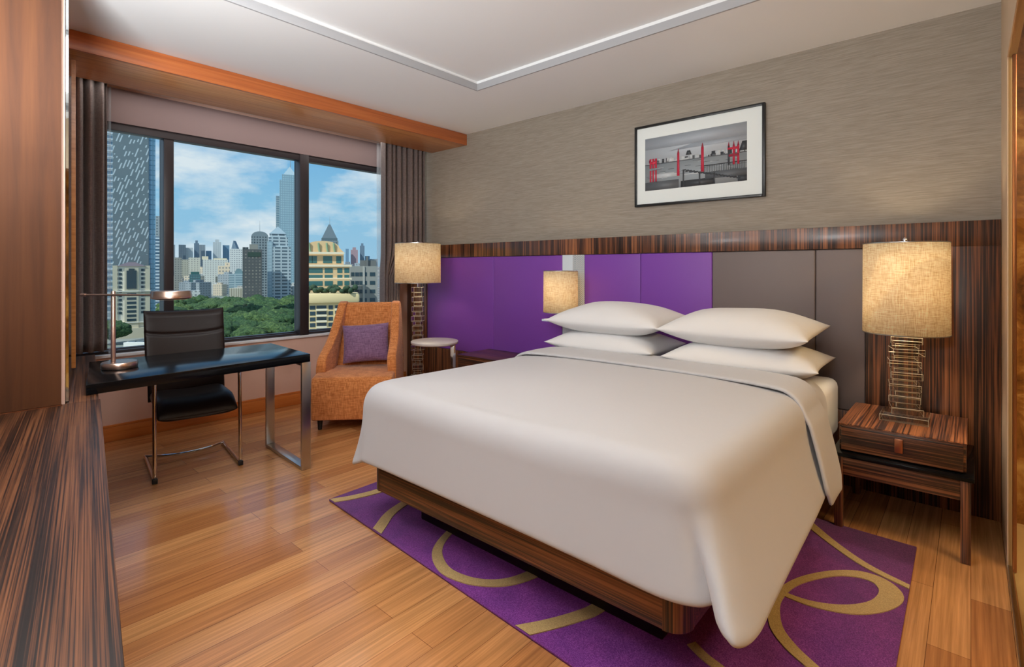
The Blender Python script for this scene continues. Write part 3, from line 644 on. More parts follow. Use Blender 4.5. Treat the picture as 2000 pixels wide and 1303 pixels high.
m.extrude([(.57, .43), (.585, .6), (.64, .96), (.675, .99), (.725, .98), (.75, .93), (.735, .5), (.71, .09), (.60, .09)], lambda a, b: (xa(b, -1), a, b), lambda a, b: (xa(b, 1), a, b))
m.build('backrest', M['orange'], ac, bev=.012, seg=3, local=True)
for x, y in ((-.26, .06), (.26, .06), (-.26, .66), (.26, .66)): LB().lathe([(.016, .001), (.022, .084)], (x, y, 0), 16).build('leg', M['rubber'], ac, local=True)
# cushion on the armchair
Mc = MW[ac.name]; m = MB(); n = 18
m.T = Mc @ Matrix.Translation((.025, .49, .635)) @ Matrix.Rotation(-.06, 4, 'Y') @ Matrix.Rotation(PI/2-.22, 4, 'X')
for sg in (1, -1):
    def P(i, j):
        u = math.sin((i/n*2-1)*PI/2*.999); v = math.sin((j/n*2-1)*PI/2*.999)
        h = (max(0, 1-u**4)*max(0, 1-v**4))**.6
        return (.205*u*(1-.05*(1-v*v)), .17*v*(1-.05*(1-u*u)), sg*.062*h)
    g_ = [[m._v(P(i, j)) for j in range(n+1)] for i in range(n+1)]
    for i in range(n):
        for j in range(n): m._f([g_[i][j], g_[i+1][j], g_[i+1][j+1], g_[i][j+1]])
bmesh.ops.remove_doubles(m.bm, verts=m.bm.verts[:], dist=.0008)
tag(m.build('cushion', M['lilac'], sharp=180), 'muted purple woven cushion leaning in the orange armchair', 'cushion')
# ================================================================== COUNTER, CABINET, DESK
def E9(x): return .20+(-.961-x)*.163      # front edge of the counter
ct = thing('long_counter', 'long dark ebony counter running from the foreground to the window corner', 'counter', (-2.2, 0, 0))
MB().prism([(-.45, BY+.01), (-.45, E9(-.45)), (-3.035, E9(-3.035)), (-3.035, BY+.01)], .655, .695).build('counter_top', M['ebC'], ct, bev=.002)
MB().prism([(-3.0365, L9(-3.0365)+.004), (-3.0365, E9(-3.0365)-.006), (-4.62, E9(-4.62)-.006), (-4.62, L9(-4.62)+.004)], .655, .695).build('counter_top', M['ebC'], ct, bev=.002)
MB().prism([(-.47, BY+.02), (-.47, E9(-.47)-.05), (-3.03, E9(-3.03)-.05), (-3.03, BY+.02)], .002, .654).build('counter_base', M['ebC'], ct)
MB().prism([(-3.05, L9(-3.05)+.006), (-3.05, E9(-3.05)-.06), (-4.60, E9(-4.60)-.06), (-4.60, L9(-4.60)+.006)], .002, .654).build('counter_base', M['ebC'], ct)
kb = thing('tall_cabinet', 'tall reddish-brown veneered cabinet standing on the counter at the left edge', 'cabinet', (-3.03, -.1, .696))
MB().box((-3.035, BY+.01, .7), (-3.012, .397, CZ-.004)).build('cabinet_face', M['cab'], kb, bev=.0015)
MB().box((-3.035, BY+.01, .696), (-3.008, .40, .6995)).build('base_strip', M['bronze'], kb)
mr = thing('wall_mirror', 'tall mirror on the left wall between the cabinet and the curtain', 'mirror', (-3.6, .5, .70))
MB().prism([(-3.06, L9(-3.06)+.002), (-4.05, L9(-4.05)+.002), (-4.05, L9(-4.05)+.012), (-3.06, L9(-3.06)+.012)], .70, 2.56).build('mirror_glass', M['mirror'], mr)
MB().prism([(-4.052, L9(-4.052)+.002), (-4.10, L9(-4.10)+.002), (-4.10, L9(-4.10)+.022), (-4.052, L9(-4.052)+.022)], .70, 2.56).build('wooden_edge', M['pel'], mr)
# desk
dk = thing('writing_desk', 'black lacquered writing desk with one chrome loop leg in front of the window', 'desk', (-3.53, 1.1, 0))
MB().prism([(-3.15, .505), (-3.213, 1.655), (-3.89, 1.70), (-3.911, .641)], .6965, .748).build('desk_top', M['black'], dk, bev=.003)
m = MB()
yA, yB = 1.60, 1.66
def fr(x0, x1, z0, z1): m.prism([(x0, yA+(-3.2-x0)*.066), (x1, yA+(-3.2-x1)*.066), (x1, yB+(-3.2-x1)*.066), (x0, yB+(-3.2-x0)*.066)], z0, z1)
fr(-3.24, -3.218, .001, .6955); fr(-3.86, -3.838, .001, .6955); fr(-3.838, -3.24, .001, .022); fr(-3.838, -3.24, .674, .6955)
m.build('leg', M['steel'], dk, bev=.002)
# desk lamp
bx, by = -3.55, .715
dl = thing('desk_lamp', 'satin metal desk lamp with flat round head on a horizontal arm', 'lamp', (bx, by, .7485))
MB().lathe([(.082, .7495), (.084, .753), (.084, .779), (.080, .784)], (bx, by, 0), 48).build('base', M['copper'], dl, sharp=50)
q = RT*(-.035); px, py = bx+q.x, by+q.y
MB().lathe([(.0115, .785), (.0115, 1.172), (.009, 1.176)], (px, py, 0), 20).build('pole', M['copper'], dl)
a_ = Vector((px, py, 1.155))-Vector((RT.x, RT.y, 0))*.165; b_ = Vector((px, py, 1.155))+Vector((RT.x, RT.y, 0))*.24; off = Vector((-FW.x, -FW.y, 0))*.0165
MB().tube([a_+off, b_+off], .0055, 12).tube([a_+off-Vector((RT.x, RT.y, 0))*.0, a_+off+Vector((RT.x, RT.y, 0))*.025], .009, 12).build('arm', M['copper'], dl)
hc = Vector((px, py, 0))+Vector((RT.x, RT.y, 0))*.335+off
hd = MB().lathe([(.088, 1.134), (.097, 1.139), (.097, 1.160), (.095, 1.163), (.095, 1.172), (.092, 1.178)], (hc.x, hc.y, 0), 48).build('lamp_head', M['copper'], dl, sharp=50)
MB().lathe([(.075, 1.130), (.075, 1.1335)], (hc.x, hc.y, 0), 40).build('diffuser', plain('frosted_disc', C(235, 232, 225), .4), hd)
# ================================================================== OFFICE CHAIR
oc = thing('office_chair', 'black leather cantilever chair with chrome sled frame behind the desk', 'chair', (-3.93, 1.19, 0), math.radians(-8.5)-PI/2)
# local: y+ points to the desk, x across
HWc = .235
for s_ in (-1, 1):
    x = s_*HWc
    pts = [(x, -.27, .014), (x, -.2, .014), (x, .20, .014), (x, .25, .018), (x, .272, .04), (x, .272, .1), (x, .262, .35), (x, .25, .58), (x, .235, .625), (x, .19, .64), (x, -.1, .60), (x, -.19, .59)]
    MB().tube(spline(pts, 5), .0115, 12).build('frame_tube', M['chrome'], oc, local=True)
    MB().box((x-.014, .262, .001), (x+.014, .288, .03)).build('foot_cap', M['rubber'], oc, local=True, bev=.003)
MB().tube(spline([(-HWc, -.25, .022), (-.12, -.15, .03), (0, -.12, .032), (.12, -.15, .03), (HWc, -.25, .022)], 6), .008, 10).build('cross_bar', M['chrome'], oc, local=True)
m = MB()
def seatp(sg):
    def f(a, b):
        u = a*2-1; v = b*2-1; U = math.copysign(1-(1-abs(u))**1.6, u); V = math.copysign(1-(1-abs(v))**1.6, v)
        h = (max(0, 1-U**6)*max(0, 1-V**6))**.45
        y = .02+.245*V; fall = -.055*max(0, V-.35)**1.6*2; return (.222*U, y, .435+sg*.058*h+fall-.02*(1-U*U)*(1 if sg > 0 else 0))
    return f
for sg in (1, -1): m.grid(seatp(sg), 20, 20)
bmesh.ops.remove_doubles(m.bm, verts=m.bm.verts[:], dist=.001); m.build('seat', M['leather'], oc, local=True, sharp=180)
m = MB()
def backp(sg):
    def f(a, b):
        u = a*2-1; z = .40+.60*b; U = math.copysign(1-(1-abs(u))**1.5, u); e = (max(0, 1-U**8))**.4*(min(1, (1-b)*16, b*14+.2))**.5
        cz = .865-.028*(1-u*u); gr = .012*math.exp(-((z-cz)/.008)**2)
        wd = (.245 if z > .6 else .235)*(1-.02*(1-b)); rec = -.215-.10*(b-.1)-.03*b*b+.025*(u*u)+(.0)
        return (wd*U, rec+sg*(.026*e)-(gr if sg > 0 else 0), z+.012*(u*u) * (1 if b > .9 else 0))
    return f
for sg in (1, -1): m.grid(backp(sg), 24, 60)
bmesh.ops.remove_doubles(m.bm, verts=m.bm.verts[:], dist=.0008); m.build('backrest', M['leather'], oc, local=True, sharp=180)
# ================================================================== CURTAINS
def curtain(name, y0, y1, xc, amp, folds, z0, z1, mat, lab, cat='curtain', shift=None, thick=.004, r=1):
    m = MB(); R = random.Random(r); ph = R.uniform(0, 6); nu = folds*14; nv = 24
    def f(a, b):
        z = z0+(z1-z0)*b; ya, yb_ = y0, y1
        if shift: yb_ = shift(z)
        q = a+.012*math.sin(a*23+ph); w_ = math.sin(q*folds*2*PI+ph); w_ = math.copysign(abs(w_)**.8, w_)
        am = amp*(.75+.25*math.sin(a*9+ph))*(1-.15*(1-b)*math.cos(a*31))
        return (xc+am*w_, ya+(yb_-ya)*(a+.010*math.sin(q*folds*4*PI)), z)
    m.grid(f, nu, nv); o = m.build(name, mat, solid=thick, sharp=180); tag(o, lab, cat, 'window curtains' if cat == 'curtain' else None); return o
curtain('curtain', .70, .885, -4.735, .05, 3, .70, 2.665, M['curtain'], 'dark taupe pleated curtain above the end of the counter', r=2)
def sh(z):
    t_ = min(1, max(0, (z-1.22)/.3)); t_ = t_*t_*(3-2*t_); return 3.30+(3.635-3.30)*t_
curtain('curtain', 3.10, 3.6, -4.52, .06, 8, .01, 2.665, M['curtain'], 'dark taupe pleated curtain in the corner behind the floor lamp', shift=sh, r=4)
curtain('sheer_curtain', .90, .915, -4.80, .006, 2, .67, 2.66, M['sheer'], 'thin strip of white sheer behind the desk lamp post', 'sheer curtain', r=5, thick=.001)
curtain('sheer_curtain', 3.22, 3.36, -4.79, .012, 4, .67, 2.66, M['sheer'], 'narrow gathered white sheer beside the curtain behind the armchair', 'sheer curtain', r=6, thick=.001)
# housings of the added ceiling fill lights, out of view
for nm, (x, y, sx_, sy_, z), lab in (('added_ceiling_light', (-1.3, .75, .66, .66, 2.734), 'added large square white fill light in the raised tray, out of view'), ('added_ceiling_light', (-2.2, .95, .26, .26, 2.734), 'added small square white fill light in the tray nearer the window, out of view'), ('added_ceiling_light', (-.55, -.1, .36, .31, 2.672), 'added small white fill light above the entry, out of view')):
    t = thing(nm, lab, 'ceiling light', (x, y, z))
    m = MB().box((x-sx_-.02, y-sy_-.02, z), (x-sx_, y+sy_+.02, z+.025)).box((x+sx_, y-sy_-.02, z), (x+sx_+.02, y+sy_+.02, z+.025)).box((x-sx_, y-sy_-.02, z), (x+sx_, y-sy_, z+.025)).box((x-sx_, y+sy_, z), (x+sx_, y+sy_+.02, z+.025))
    m.build('frame', M['white'], t)
    MB().box((x-sx_, y-sy_, z+.012), (x+sx_, y+sy_, z+.02)).build('diffuser', plain('fill_diffuser', C(250, 250, 250), .5), t)

for (x, y) in ((-.25, -.45), (-1.95, -.15)):  # stands for the added uplight fills, out of view
    up = thing('fill_uplighter', 'added fill light out of view, slim metal stand with a round bowl, %s' % ('standing in the entry' if x > -1 else 'standing on the long counter'), 'lamp', (x, y, 0 if x > -1 else .696))
    zb = .001 if x > -1 else .697
    MB().lathe([(.12, zb), (.12, zb+.015)], (x, y, 0), 32).build('base', M['steel'], up)
    MB().lathe([(.012, zb+.0155), (.012, 1.765)], (x, y, 0), 12).build('pole', M['steel'], up)
    MB().lathe([(.03, 1.766), (.16, 1.80), (.25, 1.85), (.245, 1.852), (.15, 1.81), (.0, 1.775)], (x, y, 0), 32, cap=False).build('bowl', M['steel'], up)
# ================================================================== THE CITY OUTSIDE
GZ = -40.0
s = NT('city_ground_mat'); f = s.noise(s.coord((1, 1, 1)), .02, 6, .6); s.l(s.ramp(f, [(.35, C(120, 126, 118)), (.5, C(150, 152, 146)), (.65, C(88, 108, 74))]), s.b.inputs['Base Color']); s.set(Roughness=.9)
m = MB(); q = [dep(u, d) for u, d in ((-900, 60), (2600, 60), (2600, 7000), (-900, 7000))]; m.prism([(a.x, a.y) for a in q], GZ-1, GZ)
struct('ground', m, s.m)
GL = plain('dark_glass', C(46, 66, 74), .1)
def bld(name, lab, u0, u1, vt, d, mat, dp=None, yaw=0.0, cat='building', group=None, vb=None, part='walls'):
    th = math.atan(((u0+u1)/2-1000)/F); wd = (u1-u0)/F*d*math.cos(th); c = dep((u0+u1)/2, d, GZ); t = thing(name, lab, cat, (c.x, c.y, GZ), YAW-th+yaw, group)
    dp = dp or wd*.9; H = zat(vt, d)-GZ; z0 = 0 if vb is None else zat(vb, d)-GZ
    MB().box((-wd/2, 0, z0), (wd/2, dp, H)).build(part, mat, t, local=True)
    t['_w'] = wd; t['_h'] = H; t['_d'] = d
    return t, wd, H, dp
def part(t, name, mat, *boxes, bev=0):
    m = MB()
    for a, b in boxes: m.box(a, b)
    return m.build(name, mat, t, local=True, bev=bev)
def pyramid(t, name, mat, x0, x1, y0, y1, z0, z1, k=.02):
    cx_, cy_ = (x0+x1)/2, (y0+y1)/2
    return MB().prism([(x0, y0), (x1, y0), (x1, y1), (x0, y1)], z0, z1, [(cx_-k*(x1-x0), cy_-k*(y1-y0)), (cx_+k*(x1-x0), cy_-k*(y1-y0)), (cx_+k*(x1-x0), cy_+k*(y1-y0)), (cx_-k*(x1-x0), cy_+k*(y1-y0))]).build(name, mat, t, local=True)
def spire(t, x, y, z0, z1, r=.5, mat=None): return MB().lathe([(r, z0), (r*.2, z1)], (x, y, 0), 8).build('spire', mat or M['steel'], t, local=True)
# --- slanted-dash concrete tower at the left
s = NT('dashed_concrete'); tcn = s.n('ShaderNodeTexCoord'); sp = s.n('ShaderNodeSeparateXYZ'); s.l(tcn.outputs['Object'], sp.inputs[0])
hx = s.math('ADD', sp.outputs[0], sp.outputs[1]); zz_ = sp.outputs[2]
cxv = s.math('DIVIDE', s.math('SUBTRACT', hx, s.math('MULTIPLY', zz_, .32)), 1.75); col_i = s.math('FLOOR', cxv)
wn1 = s.n('ShaderNodeTexWhiteNoise', noise_dimensions='1D'); s.l(col_i, wn1.inputs[1])
zv = s.math('ADD', s.math('DIVIDE', zz_, 8.2), s.math('MULTIPLY', wn1.outputs[0], 7)); row = s.math('FLOOR', zv)
cb = s.n('ShaderNodeCombineXYZ'); s.l(col_i, cb.inputs[0]); s.l(row, cb.inputs[1]); w2 = s.n('ShaderNodeTexWhiteNoise', noise_dimensions='2D'); s.l(cb.outputs[0], w2.inputs[0])
a = s.math('LESS_THAN', s.math('ABSOLUTE', s.math('SUBTRACT', s.math('FRACT', cxv), .5)), .2)
b = s.math('LESS_THAN', s.math('FRACT', zv), s.math('MULTIPLY', w2.outputs[0], .85))
s.l(s.mix(s.math('MULTIPLY', a, b), C(112, 126, 130), C(196, 206, 208)), s.b.inputs['Base Color']); s.set(Roughness=.7)
t, wd, H, dp = bld('office_tower', 'huge grey concrete tower flecked with slanted white dashes at the left of the window', 221, 291, 150, 330, s.m, 26, cat='tower')
part(t, 'glass_corner', facade('blue_glass', C(80, 118, 140), C(110, 150, 175), 2.2, 3.2, .75, .8, .2, .08), ((wd/2, .5, 0), (wd/2+3.6, dp, H)))
part(t, 'balcony_wing', facade('balcony_glass', C(214, 222, 226), C(92, 128, 150), 4.4, 3.7, .82, .72, .5, .1, .6), ((-wd/2-4.2, 1, 0), (-wd/2, dp, H)))
sb = None; sm_ = plain('slab_white', C(226, 230, 232), .6)
for k in range(6, int(H/3.7)):
    if sb is None: sb = part(t, 'balcony_slab', sm_, ((-wd/2-4.3, .2, 0), (-wd/2-.05, 1.2, .5))); c = sb
    else: c = sb.copy(); sc.collection.objects.link(c); c.parent = t
    c.location = (0, 0, k*3.7)
# --- beige apartment tower with gabled crown
BG = plain('beige_plaster', C(206, 196, 170), .8); BW = plain('beige_light', C(226, 220, 204), .8)
t, wd, H, dp = bld('apartment_tower', 'beige apartment tower with mauve gabled roof and tall dark arched window', 222, 292, 520, 310, BW, 16, cat='apartment building')
part(t, 'center_bay', BG, ((-3.4, -1.2, 0), (3.4, 0, H-1)))
part(t, 'arched_window', GL, ((-2.4, -1.5, H-13.5), (2.4, -1.2, H-2.6)), ((-1.4, -1.5, H-2.6), (1.4, -1.2, H-1.4)))
part(t, 'side_pilaster', BG, ((-wd/2-.4, -.5, 0), (-wd/2+2, 2, H+.4))); part(t, 'side_pilaster', BG, ((wd/2-2, -.5, 0), (wd/2+.4, 2, H+.4)))
part(t, 'cornice', BW, ((-wd/2-.8, -1.6, H-15.2), (wd/2+.8, 0, H-14.6))); part(t, 'cornice', BW, ((-wd/2-.8, -1.6, 9), (wd/2+.8, 0, 9.6)))
MB().extrude([(-7, H), (-1.8, H+2.4), (1.8, H+2.4), (7, H)], lambda a, b: (a, -1, b), lambda a, b: (a, dp, b)).build('roof', plain('mauve_roof', C(158, 140, 148), .7), t, local=True)
part(t, 'podium', BG, ((-wd/2-3, -3, 0), (wd/2+4, dp, 6)))
wm = None
for fl_ in range(11):
    for x in (-7.0, -5.3, 5.3, 7.0):
        z = H-3-fl_*2.55
        if wm is None: wm = part(t, 'window', GL, ((-.7, -.62, 0), (.7, -.5, 1.5)))
        c = wm if (fl_ == 0 and x == -7.0) else wm.copy()
        if c is not wm: sc.collection.objects.link(c); c.parent = t
        c.location = (x, .45, z)
for fl_ in range(7):
    c = wm.copy(); sc.collection.objects.link(c); c.parent = t; c.location = (0, -.7, H-17.5-fl_*2.55); c.scale = (3.2, 1, 1)
# --- slim towers beside the mullion
t, wd, H, dp = bld('slim_tower', 'slim pale grey tower beside the dashed concrete tower', 304, 316, 422, 620, facade('slim_grey', C(170, 176, 176), C(108, 124, 130), 3, 3.4, .5, .5), cat='tower')
t, wd, H, dp = bld('striped_tower', 'low blue and white striped building in front of the slim tower', 301, 314, 462, 520, facade('slim_stripe', C(214, 222, 226), C(70, 104, 128), 40, 3.3, .98, .55), cat='building')
# --- dark grid tower
t, wd, H, dp = bld('dark_tower', 'dark brown gridded apartment tower left of the silver tower', 475, 512, 487, 560, facade('dark_grid', C(92, 94, 94), C(160, 152, 138), 3.4, 3.5, .42, .42, .6, .5, .9), 20, cat='tower')
part(t, 'left_wing', facade('dark_grid2', C(58, 66, 70), C(104, 112, 112), 3, 3.5, .5, .5), ((-wd/2-.6, 2, 0), (-wd/2+5, 18, H+2.2)))
part(t, 'green_terrace', plain('terrace_dark', C(56, 78, 68), .7), ((-wd/2+4.5, -.3, H-8), (wd/2-1.4, 1, H-3)))
part(t, 'rooftop_box', plain('roof_beige', C(150, 148, 138), .7), ((-wd/2+6, 3, H), (wd/2-4, 12, H+5.5)))
# --- arched tower behind
t, wd, H, dp = bld('arched_tower', 'grey gridded tower with arched roof and mast behind the dark tower', 491, 524, 462, 700, facade('grey_grid', C(140, 150, 152), C(60, 76, 86), 3.4, 3.6, .6, .62), 20, cat='tower')
MB().extrude([(-wd/2, H)]+[(wd/2*math.cos(PI-k*PI/12), H+7*math.sin(k*PI/12)) for k in range(1, 12)]+[(wd/2, H)], lambda a, b: (a, 0, b), lambda a, b: (a, dp, b)).build('arched_roof', plain('roof_grey', C(128, 140, 144), .5), t, local=True)
spire(t, 0, 8, H+6, H+22, .35)
# --- silver stepped tower
SV = facade('silver_bands', C(186, 198, 202), C(84, 104, 116), 7.4, 3.8, .78, .52, .4, .12, .1)
t, wd, H, dp = bld('silver_tower', 'silver banded tower stepping up to a glass pyramid crown', 523, 568, 482, 600, SV, 24, cat='tower')
part(t, 'shaft_setback', SV, ((-wd/2+1, 2, H), (wd/2-3, 22, H+11)))
part(t, 'corner_glass', facade('pale_glass', C(150, 172, 182), C(178, 200, 208), 2.4, 3.8, .7, .8, .2, .1), ((-wd/2-.3, -.3, 0), (-wd/2+5, 3, H+6)))
part(t, 'crown_base', SV, ((-wd/2+2, 3, H+11), (wd/2-5, 20, H+15)))
pyramid(t, 'pyramid_crown', plain('crown_glass', C(150, 168, 176), .5), -wd/2+1.6, wd/2-4.6, 2.4, 20.6, H+15, H+24); spire(t, -1.5, 11.5, H+23, H+29, .3)
# --- tall glass skyscraper
SG = facade('sky_glass', C(132, 160, 172), C(164, 192, 202), 3, 4, .6, .7, .25, .08, .2)
t, wd, H, dp = bld('glass_skyscraper', 'tallest pale blue glass skyscraper with tapered spire beside the mullion', 546, 586, 352, 900, SG, 34, cat='skyscraper')
part(t, 'lower_shoulder', facade('shoulder_glass', C(142, 160, 166), C(104, 132, 146), 60, 4, .98, .5), ((-wd/2-5.5, 1, 0), (-wd/2+1, 30, H-28)))
part(t, 'upper_step', SG, ((-wd/2+4, 3, H), (wd/2-4, 31, H+10))); pyramid(t, 'tapered_crown', plain('crown_glass_pale', C(160, 180, 188), .5), -wd/2+6, wd/2-6, 4, 30, H+10, H+26); spire(t, 1, 17, H+25, H+44, .7)
# --- domed tower behind the orange block
t, wd, H, dp = bld('domed_tower', 'grey tower with dark glass pyramid dome rising behind the peach terraced building', 627, 661, 470, 620, facade('domed_grid', C(130, 142, 146), C(74, 92, 102), 3, 3.4, .6, .6), 20, cat='tower')
pyramid(t, 'pyramid_dome', plain('dome_glass', C(92, 108, 116), .6), -wd/2+1, wd/2-1.5, 1, 19, H+3, H+20, .06); part(t, 'dome_base', plain('dome_base_grey', C(96, 112, 118), .4), ((-wd/2+.5, .5, H), (wd/2-1, 19.5, H+3))); spire(t, 0, 10, H+19, H+30, .3)
# --- peach terraced building with barrel roof (near)
PE = plain('peach_plaster', C(226, 190, 142), .8); YE = plain('yellow_plaster', C(230, 204, 152), .8); GG = plain('green_glass', C(62, 108, 104), .15); PW = plain('pale_band', C(238, 222, 190), .8)
DD = 230
t, wd, H, dp = bld('terraced_building', 'peach terraced building with barrel-vaulted roof and green glass above a planted ledge', 588, 684, 545, DD, PE, 18, cat='apartment building')
def U(u): return (u-636)/F*DD*math.cos(math.atan(364/F))
def V(v): return zat(v, DD)-GZ
part(t, 'middle_tier', PE, ((U(588), 1, V(546)), (U(684), 16, V(519)))); part(t, 'upper_tier', PE, ((U(590), 2, V(519)), (U(672), 15, V(492))))
for v in (519, 545, 494, 571): part(t, 'cornice', PW, ((U(588 if v > 500 else 590), .2, V(v+2)), (U(688 if v > 500 else 673), 1.2, V(v-2))))
MB().extrude([(U(588), V(492))]+[(U(630)+(U(630)-U(588))*math.cos(PI-k*PI/16)*.82, V(492)+(V(470)-V(492))*math.sin(k*PI/16)**.6) for k in range(1, 16)]+[(U(672), V(492))], lambda a, b: (a, 2.5, b), lambda a, b: (a, 14, b)).build('barrel_roof', PE, t, local=True)
for u in (604, 622, 638, 652):
    m = MB(); m.tube([(U(u)+.5*(k/8)**2, 2.2-(1-k/8)*.4, V(474)+(V(493)-V(474))*k/8) for k in range(9)], .42, 8); m.build('roof_rib', plain('rib_green', C(150, 176, 140), .6) if 'rib_green' not in bpy.data.materials else bpy.data.materials['rib_green'], t, local=True)
first = None
for va, vb, cols_ in ((500, 514, (596, 606, 614, 640, 662)), (524, 533, (594, 606, 622, 642, 664, 678)), (537, 544, (594, 606, 622, 642, 664, 678)), (549, 558, (594, 606, 622, 642, 664, 678))):
    for u in cols_:
        w_ = 8 if u in (606, 622, 640, 642) else 5
        if va == 500: w_ = 9 if u == 640 else 5
        yy = .75 if va == 500 else (.2 if va < 548 else -.12)
        part(t, 'window', GG, ((U(u-w_), yy+1.15 if va == 500 else yy+.7 if va < 548 else -.15, V(vb)), (U(u+w_), 2.2 if va == 500 else 1.2, V(va))))
LD = 205
t, wd, H, dp = bld('balcony_block', 'cream apartment block with stacked balconies below the planted ledge, behind the armchair', 588, 702, 592, LD, YE, 8, cat='apartment building')
def U2(u): return (u-645)/F*LD*math.cos(math.atan(355/F))
def V2(v): return zat(v, LD)-GZ
o = part(t, 'roof_ledge', YE, ((U2(586), -1.6, V2(592)), (U2(703), 9, V2(573))), bev=.8)
wm = bal = None
for fl_ in range(9):
    z = V2(604+fl_*11.2)
    for u, w_, isb in ((611, 5, 0), (628, 9, 1), (646, 4, 0), (662, 7, 1), (677, 7, 1), (692, 4, 0)):
        nm = 'window'; src = wm
        if wm is None: wm = MB().box((-1, -.12, 0), (1, .05, 1.5)).build('window', GL, t, local=True); c = wm
        else: c = wm.copy(); sc.collection.objects.link(c); c.parent = t
        c.location = (U2(u), 0, z); c.scale = (w_/F*LD, 1, 1)
        if isb:
            if bal is None: bal = MB().box((-1.1, -1.1, -.5), (1.1, 0, -.3)).box((-1.1, -1.12, -.3), (1.1, -1.04, .35)).build('balcony', PW, t, local=True); c = bal
            else: c = bal.copy(); sc.collection.objects.link(c); c.parent = t
            c.location = (U2(u), 0, z); c.scale = (w_/F*LD, 1, 1)
# --- grey block at the right
t, wd, H, dp = bld('grey_block', 'grey concrete block with square dark windows right of the planted ledge', 684, 738, 520, 260, plain('grey_concrete', C(150, 150, 144), .8), 14, cat='building')
part(t, 'rooftop_box', plain('roof_dark', C(110, 112, 110), .8), ((-2, 2, H), (6, 8, H+3)), ((1, 1, H), (2, 2, H+5)))
wm = None
for r_ in range(6):
    for u, w_ in ((690, 3), (698, 3.6), (706, 3.6), (714, 2.4), (727, 5)):
        if wm is None: wm = MB().box((-1, -.12, 0), (1, .05, 1.9)).build('window', GL, t, local=True); c = wm
        else: c = wm.copy(); sc.collection.objects.link(c); c.parent = t
        c.location = ((u-711)/F*260, 0, H-5-r_*4.3); c.scale = (w_/F*260, 1, 1)
part(t, 'left_pier', plain('pale_concrete', C(176, 174, 166), .8), ((wd/2-7.3, -.5, 0), (wd/2-6.3, 0, H)))
# --- middle distance
def simple(n, lab, u0, u1, vt, d, mat, cat='building', **k): return bld(n, lab, u0, u1, vt, d, mat, cat=cat, **k)
WF = facade('white_flats', C(224, 222, 212), C(160, 160, 156), 5, 4.2, .4, .5)
WF2 = facade('white_flats_close', C(228, 226, 220), C(140, 148, 152), 4, 4, .5, .45)
t = simple('slab_block', 'long white slab of flats below the skyline in the middle window pane', 396, 446, 507, 1150, WF)[0]; part(t, 'roof_house', PW, ((-26, 1, t['_h']), (-14, 12, t['_h']+7)), ((-4, 1, t['_h']), (22, 12, t['_h']+3)))
simple('slab_block', 'cream block of flats left of the long white slab', 368, 391, 503, 1050, facade('cream_flats', C(218, 212, 194), C(164, 160, 150), 5, 4.2, .45, .5))
simple('slab_block', 'grey-brown block next to the left mullion under the skyline', 340, 355, 503, 900, facade('greybrown_flats', C(160, 158, 148), C(120, 122, 120), 4, 4, .5, .5))
simple('slab_block', 'tan block between the grey-brown and cream blocks', 354, 368, 507, 980, facade('tan_flats', C(190, 184, 164), C(150, 146, 134), 4, 4, .4, .5))
simple('white_tower', 'tall white stepped tower just left of the dark gridded tower', 449, 475, 486, 1000, WF2, 'tower')
t, wd, H, dp = simple('green_glass_block', 'low dark green glass block with curved roof above the park trees', 370, 392, 536, 700, facade('teal_glass', C(80, 108, 112), C(96, 140, 142), 3, 3.2, .7, .6))
part(t, 'roof_house', GG, ((-5, 2, H), (5, 10, H+3.4)))
simple('ribbed_block', 'low cream block with vertical ribs at the edge of the park', 448, 478, 563, 600, facade('ribbed', C(206, 200, 180), C(150, 142, 124), 2.4, 60, .35, .99))
simple('white_house', 'small white stepped building among trees left of the ribbed block', 371, 391, 568, 560, WF2)
t, wd, H, dp = simple('pale_glass_block', 'pale domed glass building between the white slab and the dark tower', 447, 474, 535, 760, facade('pale_glass_bands', C(176, 194, 198), C(120, 148, 158), 50, 3.4, .97, .5))
MB().extrude([(wd/2*math.cos(PI-k*PI/12)*.6+4, H+8*math.sin(k*PI/12)) for k in range(0, 13)], lambda a, b: (a, 1, b), lambda a, b: (a, 10, b)).build('domed_roof', plain('dome_teal', C(130, 158, 162), .4), t, local=True)
t, wd, H, dp = simple('corner_flats', 'grey apartment block with white balconies at the foot of the mullion', 546, 590, 622, 330, facade('corner_flats_wall', C(206, 208, 206), C(80, 82, 84), 3.2, 2.7, .7, .6), yaw=.3)
# skyline
SK = [(337, 342, 478, 'skyline_grey'), (349, 363, 478, 'skyline_dark'), (363, 377, 484, 'skyline_white'), (379, 389, 475, 'skyline_slate'), (389, 401, 478, 'skyline_grey'), (402, 413, 490, 'skyline_blue'), (416, 432, 473, 'skyline_white'), (435, 448, 479, 'skyline_blue'),
      (456, 470, 490, 'skyline_white'), (675, 681, 486, 'skyline_blue'), (685, 699, 488, 'skyline_pink'), (703, 712, 480, 'skyline_slate'), (713, 722, 500, 'skyline_blue'), (722, 738, 506, 'skyline_grey')]
cols = dict(skyline_grey=(150, 160, 166), skyline_dark=(104, 118, 128), skyline_white=(206, 210, 208), skyline_slate=(112, 132, 148), skyline_blue=(116, 150, 174), skyline_pink=(176, 146, 150))  # pale bluish tones put distance haze into the wall colours
FM = {k: facade(k, C(*c), C(c[0]*.82, c[1]*.84, c[2]*.88), 7, 5, .5, .5) for k, c in cols.items()}
names_ = {'skyline_grey': 'grey', 'skyline_dark': 'dark blue-grey', 'skyline_white': 'whitish', 'skyline_slate': 'slate', 'skyline_blue': 'blue glass', 'skyline_pink': 'pinkish stepped'}
